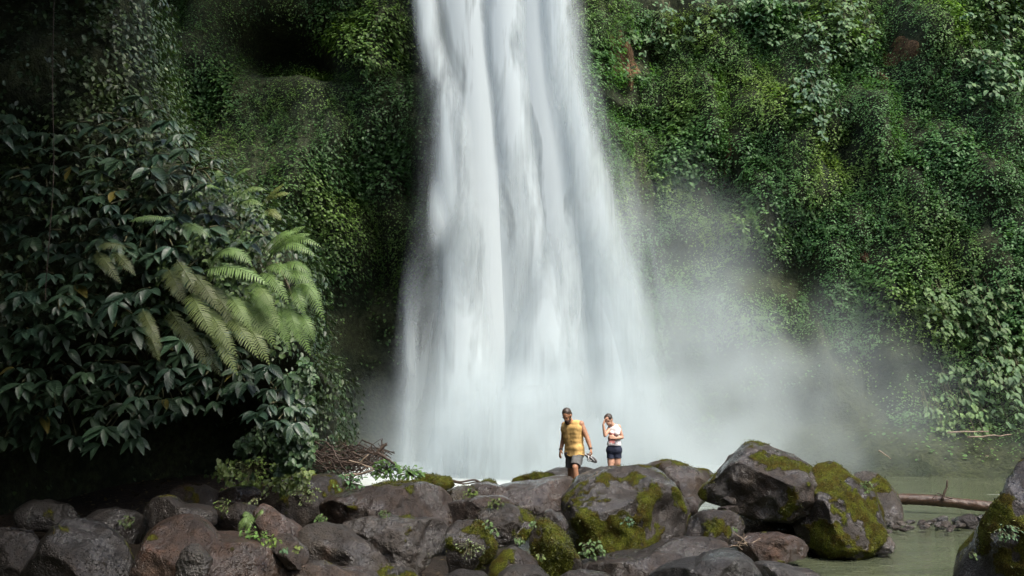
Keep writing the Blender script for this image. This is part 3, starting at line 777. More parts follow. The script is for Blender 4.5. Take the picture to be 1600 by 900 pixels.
# ------------------------------------------------------------------ waterfall: overlapping curtains of falling water
def curtain(line, depth, alpha, label=None, bulge=0.35, name='water_curtain', parent=None, tail=0.0, head=0.0, edge=1.3):
    """line: [(px, py, half width px)] from top to bottom"""
    n = 90; nu = 25
    L = smoothline(np.array(line, float), n)
    u = np.linspace(-1, 1, nu)
    V = np.zeros((n, nu, 3)); dens = np.zeros((n, nu)); ac = np.zeros((n, nu)); dn = np.zeros((n, nu))
    k = np.linspace(0, 1, n)
    c = np.array([P(L[i, 0], L[i, 1], depth - 0.9 * k[i] ** 1.5) for i in range(n)])
    hw = L[:, 2] / FPX * depth
    ln = np.concatenate([[0], np.cumsum(np.linalg.norm(np.diff(c, axis=0), axis=1))])
    for j, uu in enumerate(u):
        V[:, j, 0] = c[:, 0] + uu * hw
        V[:, j, 1] = c[:, 1] - bulge * hw * math.cos(uu * pi / 2) 
        V[:, j, 2] = c[:, 2]
        dens[:, j] = alpha * (1 - uu * uu) ** edge
        ac[:, j] = c[:, 0] + uu * hw; dn[:, j] = ln
    if tail: dens *= (1 - sstep(1 - tail, 1, k))[:, None]
    if head: dens *= sstep(0, head, k)[:, None]
    me = mesh(name, V.reshape(-1, 3), grid_faces(nu, n), M['fall'], True, attrs={'dens': dens.ravel(), 'across': ac.ravel(), 'down': dn.ravel()})
    return link(name, me, parent)
fall = thing('waterfall', 'tall white waterfall dropping in soft veils down the middle', 'waterfall')
fall['kind'] = 'structure'; del fall['category']
TOP = -330
# broad back veil, then the plumes that read one by one
curtain([(770, TOP, 130), (776, 0, 112), (800, 200, 130), (830, 400, 160), (838, 560, 170), (840, 760, 180)], 31.6, 1.7, parent=fall, edge=0.7)
curtain([(690, TOP, 60), (728, 0, 55), (745, 150, 52), (755, 350, 62), (758, 560, 85), (752, 760, 110)], 31.0, 1.6, parent=fall)
curtain([(640, TOP, 30), (664, 0, 24), (676, 80, 26), (705, 180, 30), (716, 300, 34), (722, 420, 32)], 30.7, 1.1, parent=fall, tail=0.35)
curtain([(850, TOP, 60), (846, 0, 62), (852, 130, 62), (868, 260, 66), (890, 420, 84), (905, 600, 110), (905, 760, 140)], 30.9, 1.9, parent=fall)
curtain([(800, TOP, 45), (790, 0, 40), (800, 160, 36), (815, 300, 40), (842, 460, 60), (860, 620, 90), (860, 760, 130)], 30.6, 1.3, parent=fall)
curtain([(862, TOP, 34), (868, 0, 28), (882, 120, 32), (910, 240, 40), (938, 380, 52), (960, 520, 56), (970, 760, 70)], 30.4, 1.05, parent=fall)
curtain([(690, 260, 16), (692, 300, 26), (688, 350, 24), (676, 400, 18)], 30.5, 0.9, parent=fall, tail=0.6, head=0.5)
curtain([(668, 370, 34), (664, 470, 44), (664, 600, 52), (672, 760, 66)], 31.3, 0.42, parent=fall, head=0.4, edge=0.9)
curtain([(645, 400, 12), (642, 520, 14), (642, 640, 17), (640, 760, 22)], 30.9, 0.5, parent=fall, head=0.4)
curtain([(735, 300, 36), (728, 450, 42), (728, 600, 58), (726, 760, 80)], 30.2, 1.3, parent=fall, head=0.35)
curtain([(875, 300, 44), (872, 430, 52), (860, 560, 70), (850, 760, 100)], 30.0, 1.1, parent=fall, head=0.4)
curtain([(930, 330, 40), (955, 450, 52), (968, 580, 60), (975, 760, 80)], 29.8, 0.9, parent=fall, head=0.4)
curtain([(985, 380, 22), (996, 480, 26), (1000, 600, 34), (1005, 760, 50)], 30.3, 0.6, parent=fall, head=0.4)
curtain([(815, 560, 110), (820, 660, 150), (825, 770, 185)], 29.4, 1.2, parent=fall, head=0.6, edge=0.9)

curtain([(880, TOP, 34), (888, 0, 32), (908, 150, 44), (945, 300, 75), (985, 450, 90), (1005, 600, 110), (1010, 770, 140)], 30.2, 0.34, parent=fall, edge=2.0)
curtain([(640, TOP, 50), (672, 0, 45), (690, 150, 50), (695, 300, 60), (690, 450, 70), (690, 600, 90), (690, 770, 120)], 30.3, 0.18, parent=fall, edge=2.0)

# ------------------------------------------------------------------ spray drifting off the foot of the fall
def mat_mist():
    m, nt = new_mat('spray'); N = NT(nt)
    pos = N.n('ShaderNodeNewGeometry').outputs['Position']
    n1 = N.noise(pos, 0.42, 2, 0.5)
    acc = None
    for c, r, a in MIST:
        s1 = N.n('ShaderNodeVectorMath', operation='SUBTRACT', ins={0: pos, 1: c})
        s2 = N.n('ShaderNodeVectorMath', operation='DIVIDE', ins={0: s1.outputs[0], 1: r})
        d2 = N.n('ShaderNodeVectorMath', operation='DOT_PRODUCT', ins={0: s2.outputs[0], 1: s2.outputs[0]}).outputs['Value']
        g = N.math('MULTIPLY', N.math('EXPONENT', N.math('MULTIPLY', d2, -1.0)), a)
        acc = g if acc is None else N.math('ADD', acc, g)
    den = N.math('MULTIPLY', acc, N.ramp(n1, 0.3, 0.68, 0.12, 1.9))
    den = N.math('MAXIMUM', N.math('SUBTRACT', den, 0.004), 0.0)
    v = N.n('ShaderNodeVolumePrincipled', ins={'Color': (0.84, 0.945, 0.97, 1), 'Density': den, 'Anisotropy': 0.1})
    N.out(vol=v.outputs[0]); return m
MIST = [((2.0, 28.6, 0.3), (3.3, 1.9, 2.2), 1.2), ((6.0, 29.4, 1.8), (3.6, 1.9, 2.9), 0.19), ((4.9, 29.9, 5.2), (2.2, 1.6, 2.6), 0.12),
        ((-2.4, 29.9, 2.5), (0.9, 1.4, 3.0), 0.03), ((9.8, 29.0, 0.8), (3.4, 1.8, 1.9), 0.10)]
bx0, bx1, by0, by1, bz0, bz1 = -6.0, 16.5, 24.0, 32.6, -0.3, 13.5
Vb = np.array([[x, y, z] for z in (bz0, bz1) for y in (by0, by1) for x in (bx0, bx1)])
Fb = np.array([[0, 2, 3, 1], [4, 5, 7, 6], [0, 1, 5, 4], [2, 6, 7, 3], [0, 4, 6, 2], [1, 3, 7, 5]])
mo = link('mist', mesh('mist', Vb, Fb, mat_mist(), False))
tag(mo, 'pale spray drifting from the foot of the waterfall to the right', 'mist', kind='stuff')

# ------------------------------------------------------------------ broad-leaved shrubs on the left slope
def leaf_mesh(name, width=0.36, droop=0.2, fold=0.25, mat=None, nu=6):
    t = np.linspace(0, 1, nu)
    w = width / 2 * np.sin(pi * np.clip(t, 0.02, 0.985) ** 0.82) ** 0.75
    V = []
    for a, b in zip(t, w):
        for s in (-1, 0, 1):
            V.append((a, s * b, fold * abs(s) * b - droop * a * a))
    return mesh(name, np.array(V), grid_faces(3, nu), mat or M['leaf'])
LM = [leaf_mesh('leaf', 0.44, 0.28, 0.3), leaf_mesh('leaf', 0.40, 0.42, 0.25), leaf_mesh('leaf', 0.47, 0.2, 0.35)]
LMC = [leaf_mesh('leaf', 0.62, 0.2, 0.25, M['cliff_leaf']), leaf_mesh('leaf', 0.55, 0.3, 0.3, M['cliff_leaf'])]
LMR = [leaf_mesh('leaf', 0.62, 0.15, 0.25, M['cliff_leaf']), leaf_mesh('leaf', 0.55, 0.25, 0.3, M['cliff_leaf'])]

def put_leaf(parent, pos, n, t, size, col, meshes=LM, base=(0, 0, 0)):
    o = bpy.data.objects.new('leaf', meshes[int(RNG.integers(len(meshes)))]); C.objects.link(o)
    o.parent = parent
    R = frames(np.asarray(n, float)[None], np.asarray(t, float)[None])[0]
    Mx = Matrix.Identity(4)
    for i in range(3):
        for j in range(3): Mx[i][j] = R[i, j] * size
        Mx[i][3] = pos[i] - base[i]
    o.matrix_basis = Mx
    o.color = (*[float(x) for x in col], 1)
    return o

SLOPE = [(0, 175), (60, 215), (120, 200), (165, 165), (215, 145), (250, 170), (300, 228), (350, 262), (372, 320), (400, 330), (420, 380), (330, 400), (300, 430), (400, 560), (470, 600), (488, 640), (470, 690),
         (430, 660), (360, 630), (300, 640), (210, 690), (120, 710), (0, 700)]
SEEDS = [((200, 175), 'broad-leaved shrub at the very top of the left slope'), ((295, 245), 'shiny broad-leaved shrub on the skyline of the left slope'),
         ((50, 260), 'dark broad-leaved shrub at the left edge, high up'), ((215, 300), 'thick broad-leaved shrub above the long horizontal fern frond'),
         ((110, 360), 'shaded broad-leaved shrub left of the fern fronds'), ((25, 420), 'dark broad-leaved shrub at the left edge, halfway up'),
         ((150, 470), 'drooping broad-leaved shrub under the left end of the ferns'), ((60, 560), 'nearly black broad-leaved shrub low at the left edge'),
         ((230, 570), 'broad-leaved shrub hanging over the dark hollow'), ((350, 540), 'broad-leaved shrub hanging below the middle ferns'),
         ((450, 630), 'small broad-leaved shrub hanging at the right end of the slope'), ((375, 350), 'bright broad-leaved shrub between the fern fronds')]
def slope_depth(px, py):
    return 13.0 + 0.0000045 * ((px - 200) ** 2 + 1.2 * (py - 420) ** 2)
pts = []
tries = 0
while tries < 9000 and len(pts) < 235:
    tries += 1
    x, y = RNG.uniform(-10, 490), RNG.uniform(140, 700)
    if not in_poly(np.array([x]), np.array([y]), SLOPE)[0]: continue
    if any((x - a) ** 2 + (1.5 * (y - b)) ** 2 < 26 ** 2 for a, b in pts): continue
    if 220 < x < 480 and 400 < y < 560 and RNG.uniform() < 0.6: continue
    pts.append((x, y))
groups = {i: [] for i in range(len(SEEDS))}
for x, y in pts:
    groups[min(range(len(SEEDS)), key=lambda i: (x - SEEDS[i][0][0]) ** 2 + (y - SEEDS[i][0][1]) ** 2)].append((x, y))
for i, (sd_, lab) in enumerate(SEEDS):
    base = P(sd_[0], sd_[1] + 25, slope_depth(*sd_) + 0.7)
    t = thing('broadleaf_shrub', lab, 'shrub', base, 'broad-leaved shrubs on the left slope')
    stems = []
    for (x, y) in groups[i]:
        d = slope_depth(x, y) - RNG.uniform(0.0, 0.75)
        c = P(x, y - 6, d)
        mid = (base + c) / 2 + np.array([0, 0.15, 0.12])
        stems.append(tube(smoothline([base, mid, c], 7), np.linspace(0.02, 0.008, 7), 5))
        nl = int(RNG.integers(5, 8)); L = RNG.uniform(0.17, 0.30)
        tilt = RNG.uniform(-0.35, 0.35)
        cb = mixc((0.024, 0.052, 0.038), (0.042, 0.076, 0.044), np.array([RNG.uniform()]))[0] * RNG.uniform(0.8, 1.2)
        for a in np.linspace(-1.0, 1.0, nl) + RNG.normal(0, 0.12, nl):
            lat = np.array([1.0, 0, 0]); out = unit(np.array([tilt * 0.6, -1.0, 0.0]))
            tt = math.sin(a + tilt) * lat + math.cos(a) * (0.85 * DOWN + 0.5 * out) + np.array([0, 0, -0.25]) + RNG.normal(0, 0.08, 3)
            nn = out * 0.55 + UP * 0.95 + RNG.normal(0, 0.18, 3)
            lc = cb * RNG.uniform(0.75, 1.25) if RNG.uniform() > 0.007 else np.array([0.14, 0.12, 0.03])
            put_leaf(t, c + unit(tt) * 0.03, nn, tt, L * RNG.uniform(0.7, 1.15), lc, base=base)
    if stems:
        V, F = join(stems); o = link('stem', mesh('stem', V - base, F, M['stem']), t)

# ------------------------------------------------------------------ ferns
def frond_mesh(B, T, lift, out, width, col, n=28):
    B, T = np.asarray(B), np.asarray(T)
    ctrl = (B + T) / 2 + UP * lift + np.array([0, -out, 0])
    k = np.linspace(0, 1, n)[:, None]
    c = (1 - k) ** 2 * B + 2 * k * (1 - k) * ctrl + k * k * T
    tg = unit(np.gradient(c, axis=0))
    nrm = unit(np.array([0, -0.75, 0.9]) - tg * (tg @ np.array([0, -0.75, 0.9]))[:, None])
    side = np.cross(tg, nrm)
    V, F = tube(c, np.linspace(0.007, 0.002, n), 4, False)
    Vs, Fs, o = [V], [F[0]], len(V)
    L = np.linalg.norm(np.diff(c, axis=0), axis=1).sum()
    sp = L / n
    for i in range(4, n):
        kk = i / (n - 1)
        ll = width * (0.30 + 0.70 * math.sin(pi * min(1, 0.22 + 0.62 * kk))) * (1 - kk ** 5) * RNG.uniform(0.88, 1.08)
        for s in (-1, 1):
            dr = unit(side[i] * s + tg[i] * 0.42 + DOWN * 0.22 + RNG.normal(0, 0.05, 3))
            w = tg[i] * sp * 0.36
            p0 = c[i]; p1 = p0 + dr * ll * 0.55 - nrm[i] * ll * 0.02; p2 = p0 + dr * ll + DOWN * ll * 0.16
            Vs.append(np.array([p0 - w, p0 + w, p1 + w * 0.85, p1 - w * 0.85, p2]))
            Fs.append(np.array([[o, o + 1, o + 2, o + 3], [o + 3, o + 2, o + 4, o + 4]])[:1]); F3.append([o + 3, o + 2, o + 4]); o += 5
    return np.vstack(Vs), np.vstack(Fs)
F3 = []
def fern(label, crown, d, fronds, col=(0.075, 0.125, 0.045), width=0.15, group='ferns on the left slope', name='fern'):
    base = P(crown[0], crown[1], d)
    t = thing(name, label, 'fern', base, group)
    for fr in fronds:
        tx, ty, lift, out = fr[:4]; bx, by = fr[4] if len(fr) > 4 else crown
        cc = np.array(col) * (fr[5] if len(fr) > 5 else RNG.uniform(0.75, 1.2))
        F3.clear()
        T = P(tx, ty, d - out * 0.9); B_ = P(bx, by, d)
        V, F4 = frond_mesh(B_, T, lift, out * 0.8, width * 1.2 * RNG.uniform(0.85, 1.1), cc)
        colv = np.tile(cc, (len(V), 1)) * RNG.uniform(0.85, 1.15, (len(V), 1))
        link('frond', mesh('frond', V - base, [F4, np.array(F3)], M['fern'], True, colv), t)
    return t
YG = (0.125, 0.205, 0.062); DG = (0.055, 0.085, 0.04); OL = (0.085, 0.105, 0.04)
def B(bx, by, tx, ty, lift, out, k=1.0): return (tx, ty, lift, out, (bx, by), k)
fern('light green fern arching up at the right tip of the slope', (425, 410), 12.2, [B(414, 402, 503, 387, 0.34, 0.2), B(418, 408, 494, 402, 0.34, 0.35), B(416, 396, 478, 353, 0.10, 0.1), B(420, 402, 486, 366, 0.16, 0.2), B(410, 395, 462, 362, 0.12, 0.3)], YG, 0.115)
fern('fern with hanging fronds at the rightmost edge of the slope', (452, 455), 12.1, [B(458, 446, 508, 503, 0.30, 0.2), B(462, 452, 503, 478, 0.26, 0.3), B(451, 483, 486, 558, 0.2, 0.3), B(448, 470, 470, 540, 0.2, 0.4), B(455, 450, 478, 497, 0.25, 0.4), B(440, 475, 452, 545, 0.15, 0.4), B(465, 490, 492, 535, 0.2, 0.3)], YG, 0.12)
fern('fern with two pale arching fronds in the middle of the slope', (318, 424), 11.9, [B(314, 427, 421, 446, 0.26, 0.25, 1.1), B(335, 402, 395, 416, 0.28, 0.2), B(330, 412, 382, 398, 0.2, 0.2)], (0.16, 0.25, 0.09), 0.13)
fern('olive fern drooping in the middle of the slope', (320, 440), 12.0, [B(275, 406, 316, 470, 0.15, 0.35), B(326, 443, 378, 528, 0.18, 0.35), B(300, 428, 345, 490, 0.2, 0.4), B(262, 420, 292, 478, 0.15, 0.3)], OL, 0.115)
fern('fern with dense drooping fronds right of the middle', (378, 460), 12.0, [B(370, 468, 421, 535, 0.2, 0.3), B(385, 457, 443, 522, 0.24, 0.3), B(395, 446, 432, 490, 0.22, 0.4), B(355, 462, 395, 520, 0.2, 0.4), B(402, 470, 430, 545, 0.2, 0.3)], (0.15, 0.215, 0.075), 0.12)
fern('brownish fern hanging low in the middle of the slope', (270, 490), 12.1, [B(264, 483, 309, 552, 0.15, 0.35), B(304, 487, 356, 552, 0.2, 0.35), B(238, 510, 250, 566, 0.1, 0.3), B(308, 525, 346, 590, 0.15, 0.3), B(223, 483, 254, 545, 0.15, 0.4), B(285, 500, 325, 575, 0.15, 0.4)], OL, 0.105)
fern('single-crown dark fern left of the middle ferns', (170, 390), 12.1, [B(150, 393, 190, 445, 0.15, 0.3), B(205, 388, 152, 386, 0.08, 0.2), B(175, 395, 213, 432, 0.15, 0.3)], OL, 0.105)
fern('fern sending one long flat frond leftwards above the others', (268, 345), 12.1, [B(270, 343, 200, 347, 0.08, 0.2, 1.2), B(285, 350, 330, 372, 0.1, 0.3)], (0.10, 0.16, 0.06), 0.09)
fern('small fern standing up on the skyline of the slope', (360, 290), 12.6, [B(358, 288, 393, 264, 0.12, 0.1), B(352, 295, 340, 266, 0.05, 0.1), B(350, 300, 322, 290, 0.05, 0.2)], YG, 0.075)
fern('small pale fern right of the skyline fern', (366, 314), 12.5, [B(366, 314, 417, 298, 0.18, 0.1, 1.1), B(372, 322, 412, 322, 0.12, 0.2)], (0.14, 0.21, 0.07), 0.085)
fern('thin yellowish fern reaching up against the dark cliff', (412, 322), 12.4, [B(408, 322, 444, 288, 0.05, 0.1), B(416, 316, 453, 303, 0.1, 0.1), B(415, 330, 440, 345, 0.12, 0.2)], (0.15, 0.18, 0.055), 0.08)
fern('warm green fern hanging in front of the dark lower slope', (340, 500), 11.9, [B(318, 478, 372, 560, 0.18, 0.35), B(350, 485, 405, 562, 0.2, 0.35), B(335, 505, 372, 588, 0.15, 0.35), B(380, 500, 422, 572, 0.2, 0.3), B(296, 455, 335, 530, 0.18, 0.4)], (0.12, 0.16, 0.055), 0.125)
fern('pale fern tuft just left of the rightmost fronds', (425, 430), 11.95, [B(405, 430, 452, 478, 0.28, 0.3), B(412, 422, 470, 452, 0.3, 0.25), B(398, 440, 425, 500, 0.22, 0.35), B(430, 425, 488, 432, 0.26, 0.2), B(436, 436, 496, 455, 0.3, 0.25)], YG, 0.12)
fern('tiny bright fern between rocks at the bottom left', (399, 812), 11.0, [(378, 806, 0.10, 0.1), (383, 832, 0.12, 0.15), (412, 800, 0.08, 0.1), (372, 836, 0.2, 0.2)], (0.14, 0.22, 0.07), 0.06, 'ferns between the rocks')
# ------------------------------------------------------------------ leafy filler on the slope and the curtain of creeper at its right end
def filler(poly, n, d0, dr, size, ca, cb, label, mat='dark_leaf', wid=1.2, name='creeper_leaves'):
    x0, x1 = min(p[0] for p in poly), max(p[0] for p in poly); y0, y1 = min(p[1] for p in poly), max(p[1] for p in poly)
    x = RNG.uniform(x0, x1, n); y = RNG.uniform(y0, y1, n); k = in_poly(x, y, poly); x, y = x[k], y[k]
    q = fbm(np.stack([x / 38, y / 38, x * 0], -1), 17, 3); k = RNG.uniform(-0.55, 0.15, len(x)) < q; x, y, q = x[k], y[k], q[k]
    d = d0 - dr * (q * 0.8 + RNG.uniform(0, 1, len(x)) * 0.6)
    p = np.array([P(a, b, c) for a, b, c in zip(x, y, d)]); m = len(p)
    col = mixc(ca, cb, RNG.uniform(0, 1, m)) * RNG.uniform(0.6, 1.4, (m, 1))
    out = np.array([0.25, -1, 0])
    V, F, cc = scatter_leaves(p, out + UP * 0.8 + rndn(m, 0.45), DOWN + 0.4 * out + rndn(m, 0.55), size * RNG.uniform(0.6, 1.4, m), col, wid=wid)
    tag(link(name, mesh(name, V, F, M[mat], True, cc)), label, 'creeper', kind='stuff')
filler([(280, 300), (360, 270), (410, 320), (440, 380), (440, 460), (470, 540), (440, 560), (330, 480), (240, 440)], 5200, 13.1, 0.7, 0.075, (0.04, 0.075, 0.03), (0.085, 0.135, 0.04), 'mixed small green leaves between the ferns on the left slope', 'fern')
filler([(455, 540), (490, 570), (492, 640), (488, 720), (440, 740), (380, 745), (370, 690), (430, 640)], 5200, 13.6, 0.6, 0.08, (0.03, 0.065, 0.03), (0.06, 0.11, 0.04), 'curtain of green creeper hanging at the right end of the slope', 'dark_leaf')
filler([(340, 715), (430, 720), (490, 735), (480, 765), (420, 770), (330, 770)], 1500, 14.2, 0.6, 0.07, (0.06, 0.10, 0.03), (0.12, 0.16, 0.045), 'low yellow-green ground cover below the creeper curtain', 'fern')

# ------------------------------------------------------------------ large-leaved creepers on the right cliff
def big_creeper(label, ells, n, size, ca, cb, group='large-leaved creepers on the right cliff'):
    cpos = P(ells[0][0], ells[0][1], 31.0)
    cy0 = float(cliff_y(np.array([cpos[0]]), np.array([cpos[2]]))[0])
    base = np.array([cpos[0], cy0, cpos[2]])
    t = thing('cliff_creeper', label, 'creeper', base, group)
    got = 0; st = []
    w = np.array([e[2] * e[3] for e in ells], float); w /= w.sum()
    while got < n:
        e = ells[int(RNG.choice(len(ells), p=w))]
        a, r = RNG.uniform(0, 2 * pi), math.sqrt(RNG.uniform())
        px, py = e[0] + e[2] * r * math.cos(a), e[1] + e[3] * r * math.sin(a)
        p = P(px, py, 31.5); x, z = p[0], p[2]
        y = float(cliff_y(np.array([x]), np.array([z]))[0])
        p = P(px, py, y); y = float(cliff_y(np.array([p[0]]), np.array([p[2]]))[0])
        c = np.array([p[0], y - RNG.uniform(0.35, 0.75), p[2]])
        cb_ = mixc(ca, cb, np.array([RNG.uniform()]))[0]
        k = int(RNG.integers(2, 5))
        for q in range(k):
            tt = DOWN * 0.8 + np.array([RNG.normal(0, 0.6), -0.5, RNG.normal(0, 0.15)])
            put_leaf(t, c + RNG.normal(0, 0.05, 3), np.array([RNG.normal(0, 0.25), -0.7, 0.9]), tt, size * RNG.uniform(0.75, 1.2), cb_ * RNG.uniform(0.7, 1.25), LMC, base)
            got += 1
        if len(st) < 40: st.append(tube(smoothline([c, c + np.array([0, 0.2, 0.25]), c + np.array([0.05, 0.5, 0.5])], 5), 0.012, 4))
    for V, F in st: link('stem', mesh('stem', V - base, F, M['stem']), t)
BGn = ((0.060, 0.125, 0.070), (0.105, 0.175, 0.075))
big_creeper('large-leaved creeper along the top right of the waterfall', [(1050, 35, 75, 40), (1150, 15, 60, 25), (1010, 60, 30, 25)], 290, 0.213, *BGn)
big_creeper('large-leaved creeper draped along the top of the cliff, right of centre', [(1270, 25, 90, 35), (1220, 60, 40, 25), (1330, 60, 25, 30)], 290, 0.205, *BGn)
big_creeper('bluish creeper hanging in a narrow strip below the top edge', [(1270, 110, 28, 60), (1285, 170, 26, 45), (1250, 150, 18, 30)], 230, 0.197, (0.055, 0.115, 0.075), (0.09, 0.155, 0.085))
big_creeper('large-leaved creeper in the upper right corner', [(1550, 80, 55, 85), (1585, 30, 30, 40), (1510, 130, 25, 50)], 290, 0.230, *BGn)
big_creeper('large-leaved creeper low on the right cliff near the right edge', [(1560, 560, 50, 60), (1520, 600, 60, 45), (1585, 630, 25, 40)], 290, 0.221, (0.065, 0.13, 0.065), (0.115, 0.18, 0.08))
big_creeper('large-leaved creeper on the right cliff, above the low one', [(1490, 500, 60, 35), (1540, 470, 50, 30), (1450, 470, 30, 20)], 260, 0.197, (0.065, 0.13, 0.055), (0.115, 0.18, 0.07))
big_creeper('pale leafy creeper spilling onto the far bank', [(1470, 640, 40, 25), (1500, 660, 45, 20)], 150, 0.180, (0.075, 0.15, 0.06), (0.13, 0.21, 0.075))

# ------------------------------------------------------------------ small plants among the rocks
def sprig(label, px, py, d, rad, n, leaf, col, group='small leafy plants among the rocks', name='small_plant', meshes=LMR, up=0.6):
    base = P(px, py, d); r = rad / FPX * d; L = leaf / FPX * d
    t = thing(name, label, 'plant', base, group)
    st = []
    leaf_k = 0.72; n = int(n * 1.5)
    for k in range(n):
        a = RNG.uniform(0, 2 * pi); q = math.sqrt(RNG.uniform()) * r
        c = base + np.array([q * math.cos(a), -0.05 - RNG.uniform(0, 0.12), q * 0.75 * math.sin(a) + 0.02])
        st.append(tube(smoothline([base, (base + c) / 2 + np.array([0, 0, 0.02]), c], 5), 0.004, 4))
        tt = unit(c - base) * 0.6 + DOWN * 0.25 + np.array([0, -0.5, 0]) + RNG.normal(0, 0.35, 3)
        put_leaf(t, c, np.array([RNG.normal(0, 0.3), -0.5, up + 0.4]), tt, L * leaf_k * RNG.uniform(0.6, 1.3), np.array(col) * np.array([0.72, 0.72, 0.55]) * RNG.uniform(0.55, 1.3), meshes, base)
    V, F = join(st); link('stem', mesh('stem', V - base, F, M['stem']), t)
PG = (0.105, 0.18, 0.085); MG = (0.08, 0.15, 0.055); BG2 = (0.08, 0.16, 0.11)
for a in [('pale leafy plant at the lower left foot of the big middle boulder', 925, 858, 12.9, 20, 34, 9, PG), ('little plant on the moss patch of the big boulder', 979, 815, 13.2, 9, 14, 7, BG2),
          ('sprig with two broad leaves left of the pointed rock', 812, 843, 11.9, 8, 7, 11, PG), ('sprig of leaves at the top of the pointed rock', 832, 819, 11.9, 6, 6, 9, PG),
          ('trailing sprig on the left of the pointed rock', 843, 872, 11.3, 8, 12, 7, (0.17, 0.23, 0.09)), ('leaf sprig right of the pointed rock tip', 873, 829, 12.4, 6, 6, 8, PG),
          ('pale sprig left of the rounded mossy boulder', 763, 818, 11.9, 7, 7, 11, PG), ('pale sprig lower left of the rounded mossy boulder', 773, 830, 11.8, 6, 5, 10, PG),
          ('scatter of tiny pale leaves on the upright grey rock', 736, 856, 11.2, 22, 30, 5, (0.2, 0.27, 0.17)), ('leafy tuft between the yellow-green mossy lump and the ledge', 735, 774, 14.8, 12, 30, 6, (0.12, 0.19, 0.05)),
          ('tuft of round leaves on the brown rock left of the ledge', 775, 786, 13.1, 13, 22, 6, (0.10, 0.15, 0.05)), ('sprig at the left foot of the long brown boulder', 506, 811, 12.4, 10, 16, 7, MG),
          ('sprig under the front of the long brown boulder', 603, 803, 12.4, 9, 14, 6, (0.08, 0.14, 0.06)), ('bright leafy clump beside the tiny fern', 402, 838, 10.4, 22, 46, 8, (0.12, 0.24, 0.07)),
          ('bright leaves creeping onto the small round stone', 428, 845, 10.1, 12, 18, 8, (0.15, 0.24, 0.06)), ('star-shaped leaf sprig on the small round stone', 447, 860, 9.95, 6, 8, 9, BG2),
          ('yellowish leaf sprig on the right of the small round stone', 468, 857, 9.95, 6, 7, 9, (0.2, 0.26, 0.10)), ('green plant at the right end of the driftwood pile', 605, 735, 16.2, 22, 60, 10, (0.11, 0.22, 0.08)),
          ('ferny plant at the water edge right of the driftwood', 640, 742, 16.3, 20, 60, 9, (0.12, 0.23, 0.09)), ('blue-green plant below the driftwood pile', 545, 758, 15.3, 26, 70, 9, (0.08, 0.17, 0.10)),
          ('leafy plant below the pale stick', 515, 765, 15.0, 16, 40, 8, (0.08, 0.16, 0.06)), ('pale speckled sprigs on the dark mossy boulder', 480, 772, 13.4, 22, 34, 6, (0.16, 0.22, 0.12)),
          ('small sprig on top of the flat dark slab', 355, 790, 11.3, 14, 16, 6, (0.12, 0.19, 0.06)), ('white-flecked sprig by the sloping pinkish rock', 402, 783, 11.0, 8, 8, 6, (0.24, 0.3, 0.2)),
          ('sprig on the shoulder of the moss-covered water-edge boulder', 1349, 761, 13.9, 12, 20, 6, (0.10, 0.17, 0.07)), ('bluish sprig on the steep mossy boulder at the right edge', 1565, 833, 8.1, 18, 30, 7, (0.10, 0.19, 0.13)),
          ('small sprig low on the steep mossy boulder at the right edge', 1513, 868, 8.6, 6, 8, 7, (0.13, 0.22, 0.1)), ('sprig on the dark brown rock below the domed boulder', 1147, 827, 13.2, 4, 5, 6, PG),
          ('leafy sprigs at the foot of the creeper curtain', 395, 735, 13.4, 30, 46, 8, (0.11, 0.18, 0.05)), ('dim sprig beside the flat dark slab', 205, 815, 11.0, 12, 14, 8, (0.07, 0.11, 0.05))]:
    sprig(*a)

# ------------------------------------------------------------------ driftwood
def stick(a, b, r, label, mat='stick', group=None, name='stick', bend=0.05, n=9, cat='stick'):
    a, b = np.asarray(a), np.asarray(b)
    k = np.linspace(0, 1, n)[:, None]
    L = np.linalg.norm(b - a)
    c = a + (b - a) * k + np.sin(k * pi) * RNG.normal(0, bend * L, 3) + RNG.normal(0, 0.012 * L, (n, 3)) * np.sin(k * pi)
    V, F = tube(c, np.linspace(r, r * 0.55, n), 6)
    o = link(name, mesh(name, V - a, F, M[mat]), None, a)
    return tag(o, label, cat, group)
for k in range(46):
    cx, cy_ = RNG.uniform(498, 590), RNG.uniform(694, 735)
    an = RNG.normal(0.15, 0.45); ln = RNG.uniform(25, 70)
    d = 16.6 - 0.5 * (cy_ - 694) / 40 + RNG.uniform(-0.35, 0.35)
    dx, dy = ln * math.cos(an) / 2, ln * math.sin(an) / 2
    stick(P(cx - dx, cy_ - dy, d), P(cx + dx, cy_ + dy, d + RNG.uniform(-0.5, 0.5)), RNG.uniform(0.006, 0.017), 'thin brown stick tangled in the driftwood pile left of the waterfall', group='sticks in the driftwood pile')
stick(P(586, 712, 16.2), P(604, 693, 16.2), 0.035, 'thick dark broken stick pointing up out of the driftwood pile')
stick(P(590, 708, 16.0), P(617, 726, 15.9), 0.03, 'dark stick slanting down right from the driftwood pile')
stick(P(533, 744, 15.4), P(583, 735, 15.3), 0.022, 'pale bent stick lying below the driftwood pile', 'pale_stick', bend=0.08)
stick(P(545, 720, 15.6), P(583, 732, 15.5), 0.018, 'pale stick slanting across the front of the driftwood pile', 'pale_stick')
stick(P(560, 728, 15.5), P(576, 710, 15.5), 0.015, 'short pale stick standing across the driftwood pile', 'pale_stick')
